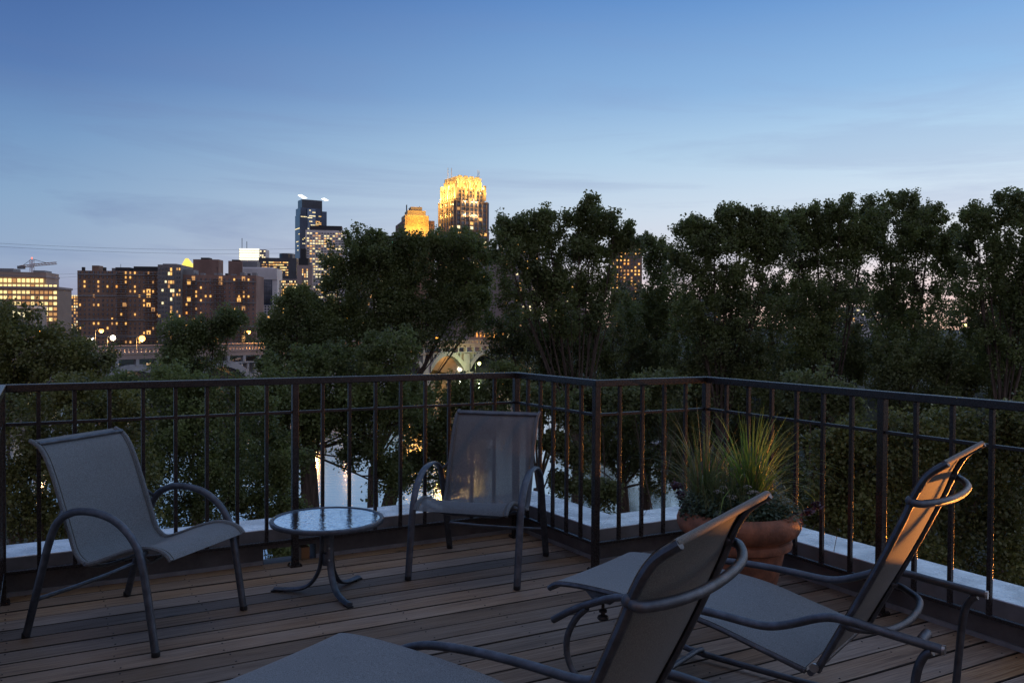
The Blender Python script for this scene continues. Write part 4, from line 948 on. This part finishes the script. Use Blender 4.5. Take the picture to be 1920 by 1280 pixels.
# lights on the bridge and in the streets (warm light grazes the bridge parapet)
for x, y, D, lab, em, col, en, hr in [
    (62, 617, 150, 'orange street lamp glowing above the trees at the far left', e_sod, SOD, 300, .42),
    (179, 617, 176, 'orange street lamp on a tall pole before the brick slab', e_sod, SOD, 1800, .44),
    (162, 633, 174, 'small white street lamp left of the brick slab entrance', e_white, WHT, 700, .26),
    (201, 630, 180, 'yellowish star-bright street lamp before the brick slab', e_white, WARM, 2500, .52),
    (256, 631, 187, 'brightest orange street lamp before the brick slab', e_sod, SOD, 4200, .64),
    (457, 620, 208, 'orange street lamp above the trees right of the brick slab', e_sod, SOD, 1800, .46),
    (526, 621, 214, 'small orange street lamp above the middle left trees', e_sod, SOD, 2500, .42),
    (583, 590, 200, 'orange bridge lamp hidden in the middle tree, mirrored in the water behind the side table', e_sod, SOD, 1800, .9),
    (643, 594, 214, 'farther orange bridge lamp hidden in the big middle tree, mirrored in the water', e_sod, SOD, 1800, .9),
    (634, 602, 330, 'white lamp glimpsed through the big middle tree', e_white, WHT, 2000, .7),
    (808, 646, 262, 'large orange lamp at the end of the bridge', e_sod, SOD, 700, .7),
    (812, 632, 300, 'second orange lamp just above the bridge end lamp', e_sod, SOD, 400, .5),
    (855, 689, 262, 'white lamp glowing under the bridge arch', e_white, WHT, 1600, .6),
    (891, 679, 255, 'small greenish lamp on the bank right of the bridge arch', e_green, (.8, 1, .4), 1500, .5),
    (933, 700, 250, 'small lamp low on the bank under the tan riverside building', e_sod, SOD, 2500, .4),
    (1799, 607, 200, 'yellow lamp shining through the far right trees', e_green, (.9, .9, .3), 900, .42),
    (1774, 605, 205, 'fainter yellow lamp left of the one in the far right trees', e_green, (.9, .9, .3), 500, .3)]:
    street_lamp(x, y, D, lab, em, col, en, hr, arm=1.2)
# the lamps in the street below the deck, one off each side
def near_lamp(loc, label, energy, col=SOD, aim=None):
    g = -13.0; t = thing('street_lamp', label, 'street lamp', (loc[0], loc[1], g), 0, 'street lamps in the lane below the deck'); h = loc[2]-g
    MB().tube([(0, 0, 0), (0, 0, h*.6), (0, 0, h+.2)], .08, 10, scale=[1.3, 1, .7]).build('pole', m_pole, t, smooth=True)
    MB().tube([(0, 0, h+.2), (-.5, 0, h+.45), (-1.0, 0, h+.4)], .04, 8).build('arm', m_pole, t, smooth=True)
    MB().lathe([(1e-4, .2), (.14, .17), (.2, .03), (.2, 0)], (-1.0, 0, h+.2), 14).build('lamp_head', m_pole, t, smooth=True)
    MB().ball((-1.0, 0, h+.13), .13, 12, 8).build('lamp_globe', e_sod, t, smooth=True)
    if aim is None: point('lamp_light', (-1.0, 0, h-.12), energy, col, .10, t)
    else:                                    # shielded luminaire, throws its light in a cone towards the house
        l = bpy.data.lights.new('lamp_light', 'SPOT'); l.energy = energy; l.color = col; l.shadow_soft_size = .10; l.spot_size = R(34); l.spot_blend = .7
        o = bpy.data.objects.new('lamp_light', l); C.objects.link(o); o.parent = t; o.location = (-1.0, 0, h-.12)
        o.rotation_euler = (Vector(aim)-Vector((loc[0]-1, loc[1], loc[2]-.12))).to_track_quat('-Z', 'Y').to_euler()
near_lamp((12.35, 9.82, -2.72), 'sodium street lamp in the lane below the right side of the deck', 4300, (1, .34, .06), (1.2, 2.8, .6))
near_lamp((-7.5, 2.0, -4.0), 'sodium street lamp in the lane below the left side of the deck', 95, (1, .45, .18))

# ------------------------------------------------------------------ trees
def unit(n):
    u = rng.normal(size=(n, 3)); return u/np.linalg.norm(u, axis=1)[:, None]
def tree(label, D, trunk_x, lobes, leaf=.14, dens=7.0, per=68, sig=.23, ml=None, name='cottonwood_tree', cat='tree', group='trees on the river bank', base=None, tr=.30, trunk=True, depthf=.8, lean=0, twigs=True, forkf=.40):
    ml = ml or m_leaf; kx = D/FPX; cen = []; rad = []
    for x, y, rx, ry in lobes:
        c = at(x, y, D+random.uniform(-.5, .5)*rx*kx*.7); cen.append(c); rad.append((rx*kx, rx*kx*depthf, ry*kx))
    bx = at(trunk_x, 700, D).x; gz_ = base if base is not None else (gh(bx, D)-.3)
    t = thing(name, label, cat, (bx, D, gz_), 0, group); o3 = np.array([bx, D, gz_]); O = Vector(o3)
    zlow = min(c.z-r[2] for c, r in zip(cen, rad)); ztop = max(c.z+r[2] for c, r in zip(cen, rad))
    CC = []; SH = []
    # trunk splits low into limbs that reach every lobe
    fork = Vector((bx+lean, D, max(gz_+1.5, gz_+(ztop-gz_)*forkf))) if trunk else Vector((bx, D, gz_))
    tp_ = smooth_path([Vector((bx, D, gz_-.4)), Vector((bx+lean*.3+random.uniform(-.2, .2), D, gz_+(fork.z-gz_)*.5)), fork], 4)
    trk = MB().tube(tp_, tr, 9, scale=list(np.linspace(1.35, .85, len(tp_))))
    trk.v = [tuple(Vector(p)-O) for p in trk.v]; trk.build('trunk', m_bark, t, smooth=True)
    for c, r in zip(cen, rad):
        vol = r[0]*r[2]; n = max(6, int(dens*math.pi*vol*(1+.15*r[1]))); ra = np.array(r)
        nb = 20; sub = np.array(c) + unit(nb)*rng.uniform(.25, 1.08, nb)[:, None]*ra; ss = rng.uniform(.13, .36, nb)   # foliage masses on the branch ends
        w_ = rng.choice(nb, n, p=ss**2/np.sum(ss**2)); p = sub[w_] + np.clip(rng.normal(size=(n, 3)), -1.7, 1.7)*(ss[w_])[:, None]*ra*.66
        CC.append(p); n2 = n//5; CC.append(np.array(c) + unit(n2)*(rng.random(n2)**.5)[:, None]*ra*.8)
        for q in range(13):                   # upright leafy shoots breaking the outline
            a_ = rng.uniform(0, 6.283); e_ = rng.uniform(.1, 1.2); d_ = np.array([math.cos(a_)*math.cos(e_), math.sin(a_)*math.cos(e_), math.sin(e_)])
            s0 = np.array(c)+d_*ra*.85; ln_ = rng.uniform(.2, .62)*(r[0]+r[2])*.5; ns = 9
            SH.append(s0 + (d_*.5+np.array([0, 0, .8]))[None, :]*np.linspace(0, ln_, ns)[:, None] + rng.normal(size=(ns, 3))*.06)
        top = c + ZV*r[2]*.55
        mid = fork.lerp(c, .5) + Vector((random.uniform(-.12, .12)*r[0], random.uniform(-.2, .2)*r[1], -.10*r[2])); lr = tr*.34*math.sqrt(min(1.6, r[0]*r[2]/3))
        path = smooth_path([fork, mid, c-ZV*r[2]*.25, top], 4); mb = MB().tube(path, lr, 6, scale=list(np.linspace(1, .22, len(path))))
        if twigs:
            for q in p[rng.choice(n, min(n, 10), replace=False)]:
                s = path[random.randint(len(path)//3, len(path)-2)]; q = Vector(q)
                m_ = s.lerp(q, .5)+Vector((0, 0, random.uniform(-.05, .12)*r[2])); mb.tube([s, m_, q], lr*.30, 4, scale=[1, .7, .3], cap=False)
        mb.v = [tuple(Vector(pt)-O) for pt in mb.v]; mb.build('limb', m_bark, t, smooth=True)
    nc = sum(len(x) for x in CC); CC = np.concatenate(CC+SH) - o3; m_ = len(CC)
    cs = rng.uniform(.6, 1.3, m_); cs[nc:] *= .55; k = rng.integers(int(per*.5), int(per*1.5), m_); k[nc:] = k[nc:]//3; idx = np.repeat(np.arange(m_), k); n = len(idx)
    g = np.clip(rng.normal(size=(n, 3)), -1.7, 1.7); pos = CC[idx] + g*sig*cs[idx][:, None]*np.array([1, 1, .85])
    a = rng.normal(size=(n, 3)); a[:, 2] = a[:, 2]*.5-.5; a /= np.linalg.norm(a, axis=1)[:, None]
    b_ = np.cross(a, unit(n)); b_ /= np.linalg.norm(b_, axis=1)[:, None]; s = leaf*rng.uniform(.6, 1.25, (n, 1))
    quads('leaves', pos.astype(np.float32), (a*s*.5).astype(np.float32), (b_*s*.36).astype(np.float32), ml, t, kind='stuff')
    return t
TL = []
big = [(682, 474, 42, 38), (650, 520, 52, 52), (700, 520, 60, 60), (630, 590, 58, 55), (770, 474, 38, 32), (770, 520, 62, 60), (846, 476, 44, 38), (880, 505, 46, 48), (855, 560, 70, 60), (720, 600, 75, 60), (800, 610, 60, 45), (640, 660, 60, 50), (600, 625, 40, 40), (890, 590, 40, 40)]
tree('big dense cottonwood in the middle hiding the towers, broadest crown', 44, 700, big, dens=8)
low = [(672, 858, 36, 22), (735, 905, 30, 40), (640, 805, 60, 36), (590, 790, 44, 40), (560, 740, 70, 70), (650, 740, 70, 70), (730, 690, 60, 50), (560, 830, 42, 60), (500, 800, 50, 70), (440, 830, 40, 60), (520, 900, 34, 46), (445, 900, 40, 40), (760, 770, 50, 55), (700, 800, 42, 50), (600, 700, 60, 40)]
tree('cottonwood with low drooping branches behind the glass side table', 34, 600, low, leaf=.13, dens=8, tr=.36, forkf=.66, lean=-.5)
tree('cottonwood hanging over the water behind the left part of the corner chair', 38, 700, [(860, 772, 52, 50), (800, 830, 55, 65), (850, 880, 50, 55), (760, 900, 42, 50), (905, 800, 45, 60), (945, 735, 40, 46), (775, 770, 40, 40)], dens=6.5, lean=1.0, forkf=.6, tr=.34)
tree('tall slender cottonwood with airy forked top right of the golden tower', 42, 1085, [(965, 440, 36, 30), (1005, 450, 44, 40), (960, 490, 46, 42), (1030, 430, 30, 30), (1110, 418, 34, 34), (1085, 450, 36, 42), (1150, 440, 32, 28), (1172, 466, 30, 22), (1112, 500, 40, 44), (1040, 520, 56, 50), (985, 560, 52, 52), (1060, 590, 60, 50), (1125, 580, 46, 52)], dens=6.0)
tree('shorter dark tree filling the gap right of the slender cottonwood', 50, 1215, [(1222, 468, 28, 20), (1238, 520, 34, 50), (1196, 596, 46, 36), (1250, 590, 40, 50), (1215, 640, 55, 50)], dens=6.5)
tree('left one of the three tall dark cottonwoods on the right, pointed top', 43, 1350, [(1330, 462, 44, 30), (1388, 458, 40, 30), (1450, 468, 40, 30), (1295, 448, 30, 28), (1365, 422, 26, 30), (1405, 428, 30, 28), (1340, 470, 46, 40), (1420, 480, 44, 44), (1300, 520, 48, 50), (1375, 540, 60, 40), (1445, 440, 30, 30), (1400, 600, 70, 40), (1310, 610, 55, 50)], dens=6.2)
tree('middle one of the three tall dark cottonwoods on the right', 45, 1560, [(1530, 462, 44, 30), (1612, 462, 44, 34), (1490, 430, 30, 28), (1530, 428, 34, 32), (1575, 410, 32, 30), (1500, 480, 50, 44), (1570, 480, 56, 46), (1620, 440, 42, 34), (1480, 560, 56, 38), (1560, 570, 64, 36), (1520, 640, 70, 50)], dens=6.2)
tree('right one of the three tall dark cottonwoods, ragged crown', 47, 1700, [(1718, 446, 40, 32), (1772, 462, 30, 34), (1645, 416, 34, 32), (1695, 402, 34, 32), (1745, 425, 30, 30), (1670, 470, 56, 46), (1735, 485, 46, 48), (1650, 560, 56, 44), (1720, 580, 60, 44), (1780, 520, 24, 44), (1690, 650, 70, 50)], dens=6.2)
tree('tall tree at the right edge of the picture, partly cut off', 40, 1880, [(1832, 430, 34, 32), (1885, 405, 36, 34), (1930, 420, 30, 40), (1850, 480, 50, 44), (1910, 500, 50, 50), (1840, 560, 50, 50), (1915, 590, 55, 50), (1870, 650, 65, 55), (1960, 520, 40, 90)], dens=6.5)
# dark understorey crowns, lower part of the wall of trees
for i, (x, D, lab, lb) in enumerate([
    (1010, 46, 'dark lower tree left of the railing corner post', [(960, 640, 60, 50), (1020, 660, 60, 50), (1060, 720, 60, 45), (1000, 750, 50, 40), (1090, 650, 50, 50)]),
    (1170, 48, 'dark lower tree behind the short railing section', [(1150, 660, 60, 50), (1180, 730, 70, 45), (1250, 690, 50, 45), (1120, 770, 50, 40), (1180, 800, 50, 34), (1262, 790, 44, 50), (1140, 850, 30, 34), (1175, 880, 36, 36), (1240, 890, 40, 44), (1100, 855, 26, 34)]),
    (1330, 44, 'dark lower tree behind the potted grasses', [(1290, 690, 55, 45), (1360, 660, 60, 45), (1340, 740, 70, 50), (1420, 700, 60, 55), (1290, 800, 50, 60), (1370, 830, 60, 60), (1450, 800, 60, 70), (1270, 880, 26, 40)]),
    (1530, 46, 'dark lower tree behind the right railing, left of the end post', [(1480, 700, 60, 50), (1550, 720, 70, 55), (1600, 680, 60, 50), (1500, 800, 60, 60), (1500, 900, 50, 60), (1580, 830, 50, 60)]),
    (1740, 42, 'dark lower tree behind the right railing, right of the end post', [(1680, 710, 60, 50), (1760, 680, 60, 60), (1820, 710, 60, 60), (1730, 770, 70, 40), (1900, 720, 60, 70)])]):
    tree(lab, D, x, lb, ml=m_leaf2, dens=6.5, name='dark_tree', group='dark lower trees on the right bank', leaf=.145)
# bare-stemmed trunks standing at the water's edge, seen through the rails
def stem_tree(label, x, D, y1, lean, r, lobes):
    tree(label, D, x, lobes, ml=m_leaf2, dens=5, name='riverside_tree', group='trees standing at the water edge', tr=r, lean=lean)
stem_tree('leaning trunk with a fork behind the corner chair', 1030, 33, 800, -1.2, .22, [(1010, 770, 45, 40), (1060, 790, 30, 30), (1040, 850, 26, 34), (1055, 915, 20, 20), (1085, 870, 24, 30)])
stem_tree('brown trunk leaning right behind the short railing section', 1215, 31, 780, .7, .26, [(1190, 770, 40, 35), (1240, 745, 50, 35), (1110, 925, 22, 18), (1135, 935, 24, 16)])
stem_tree('thick brown trunk behind the right end of the pot', 1545, 30, 760, -.6, .30, [(1520, 750, 50, 40), (1580, 770, 40, 40)])
stem_tree('pair of thin trunks left of the thick brown trunk', 1110, 34, 780, .5, .15, [(1100, 780, 40, 30), (1130, 770, 40, 36)])
# left bushes and trees
tree('rounded bushy tree under the street lamp at the left edge', 26, 30, [(20, 640, 60, 50), (90, 670, 60, 42), (-30, 660, 60, 60), (150, 690, 55, 38), (215, 752, 46, 24), (285, 756, 40, 20), (60, 720, 70, 50), (150, 760, 60, 50), (-10, 760, 60, 60)], ml=m_leaf3, leaf=.10, dens=10, sig=.22, name='bushy_tree', group='bushy trees on the left')
tree('tree in front of the bridge between the lamps and the brick slab', 40, 370, [(345, 640, 42, 34), (400, 640, 42, 40), (370, 690, 62, 42), (430, 610, 26, 26), (336, 706, 34, 28), (330, 735, 40, 24)], ml=m_leaf, leaf=.12, dens=8, sig=.28, name='bushy_tree', group='bushy trees on the left')
tree('tree with reddish gaps right of the bridge pier', 42, 530, [(518, 634, 30, 36), (555, 590, 36, 36), (540, 650, 56, 45), (590, 655, 46, 50), (522, 700, 34, 34), (560, 570, 26, 20)], ml=m_leaf, leaf=.12, dens=7, sig=.28, name='bushy_tree', group='bushy trees on the left')
tree('leafy tree just below the left railing beside the left chair', 19, 120, [(60, 820, 80, 70), (10, 900, 80, 80), (130, 900, 90, 80), (210, 830, 80, 70), (60, 980, 100, 60), (230, 940, 70, 60), (170, 760, 60, 36)], ml=m_leaf3, leaf=.085, dens=13, sig=.18, name='bushy_tree', group='bushy trees on the left', tr=.14)
tree('darker leafy tree behind the left chair and the rail', 23, 380, [(310, 800, 70, 70), (370, 850, 70, 80), (300, 900, 60, 70), (410, 780, 55, 60), (430, 900, 45, 60), (360, 980, 60, 40), (330, 735, 50, 30), (240, 745, 40, 30)], ml=m_leaf, leaf=.09, dens=10.5, sig=.2, name='bushy_tree', group='bushy trees on the left', tr=.14)
tree('thin drooping tree between the left chair and the side table', 24, 520, [(480, 850, 40, 60), (500, 930, 40, 40), (540, 880, 34, 50), (470, 770, 40, 40), (545, 965, 24, 22), (410, 930, 40, 34), (455, 965, 40, 26), (505, 985, 34, 20), (545, 1046, 44, 22)], ml=m_leaf, leaf=.085, dens=7, sig=.17, name='bushy_tree', group='bushy trees on the left', tr=.12)
tree('broad olive-green bush below the right railing behind the lounger back', 14, 1700, [(1620, 870, 60, 60), (1700, 860, 60, 60), (1780, 850, 60, 60), (1860, 850, 60, 60), (1930, 830, 60, 60), (1600, 960, 70, 80), (1700, 980, 80, 90), (1800, 980, 90, 90), (1900, 980, 90, 100), (1570, 880, 40, 70), (1560, 980, 50, 60), (1700, 1080, 90, 60), (1860, 1090, 90, 70)], ml=m_leaf3, leaf=.07, dens=27, sig=.16, name='leafy_bush', cat='bush', group='bushes below the deck', tr=.12, base=-8)
# far-off woods that read as one mass each
def wood_mass(name, label, spots, leaf, per, m):
    P_ = []
    for x, y, h, r in spots:
        z0 = gh(x, y); n = int(per*h*r)
        nb = 26; zz = rng.uniform(.18, .95, nb); rad_ = r*np.sqrt(np.clip(1-((zz-.5)/.56)**2, .05, 1)); a = rng.uniform(0, 6.283, nb)
        sub = np.stack([x+np.cos(a)*rad_*rng.uniform(.3, 1, nb), y+np.sin(a)*rad_*rng.uniform(.3, 1, nb), z0+zz*h], 1); ss = rng.uniform(.12, .3, nb)*r
        w_ = rng.integers(0, nb, n); P_.append(sub[w_]+np.clip(rng.normal(size=(n, 3)), -2, 2)*ss[w_][:, None])
    P_ = np.concatenate(P_); n = len(P_); a = unit(n); b_ = np.cross(a, unit(n)); b_ /= np.linalg.norm(b_, axis=1)[:, None]; s_ = leaf*rng.uniform(.6, 1.3, (n, 1))
    o = quads(name, P_.astype(np.float32), (a*s_*.5).astype(np.float32), (b_*s_*.4).astype(np.float32), m, None); tag(o, label, 'trees', kind='stuff')
wood_mass('island_wood', 'dense dark wood on the island beyond the right part of the railing', [(11+i*4.6+random.uniform(-1, 1), 119+random.uniform(0, 20), random.uniform(15, 20.5), random.uniform(4.2, 5.6)) for i in range(23)], .42, 42, m_leaf4)
wood_mass('far_bank_wood', 'low line of trees along the far river bank behind the bridge', [(x, shore(x)+random.uniform(6, 18), random.uniform(4.5, 7), random.uniform(2.6, 3.6)) for x in list(np.arange(-110, -34, 3.4))+[2, 6, 10, 14]], .42, 42, m_leaf4)
# stones / dock at the near island
dk = at(1195, 822, 108); t = thing('river_wall', 'low grey concrete river wall at the foot of the dark trees', 'wall', (dk.x, dk.y, GZ), R(-6))
MB().box((0, 0, .4), 9, 2, 1.2).build('wall_block', m_roofd, t); MB().box((0, -.05, 1.12), 9.4, 2.4, .22).build('wall_cap', m_concd, t)

# ------------------------------------------------------------------ the house behind the viewer, with a lantern added to warm the deck
hw = thing('house_front', 'brick house front behind the viewer with a glazed terrace door', 'house', (0, -1.6, 0), R(28.93)*0)
MB().box((0, -.15, 1.45), 9, .3, 2.9).build('wall', mat('house_brick2', (.22, .12, .09), .85, 0, .3, 3, .4, 20), hw)
dr = MB().box((1.2, .03, 1.05), .95, .06, 2.1).build('door', m_white, hw); MB().box((1.2, .065, 1.15), .7, .02, 1.6).build('pane', m_win, dr)
ln = thing('added_warm_lantern', 'unseen globe lantern added behind the viewer to warm the deck', 'added wall lamp', (-.6, -1.6, 2.15))
MB().box((0, .02, 0), .12, .04, .22).build('back_plate', m_dark, ln); MB().tube([(0, .03, 0), (0, .16, .03), (0, .2, -.02)], .012, 8).build('arm', m_dark, ln)
MB().ball((0, .2, -.13), .10, 16, 10).build('globe', emis('added_lantern_glow', (1, .6, .3), 5, 0), ln, smooth=True)
point('added_warm_light', (0, .42, -.13), 10, (1, .60, .34), .28, ln)  # added warm light on the deck, in place of unseen lit house windows
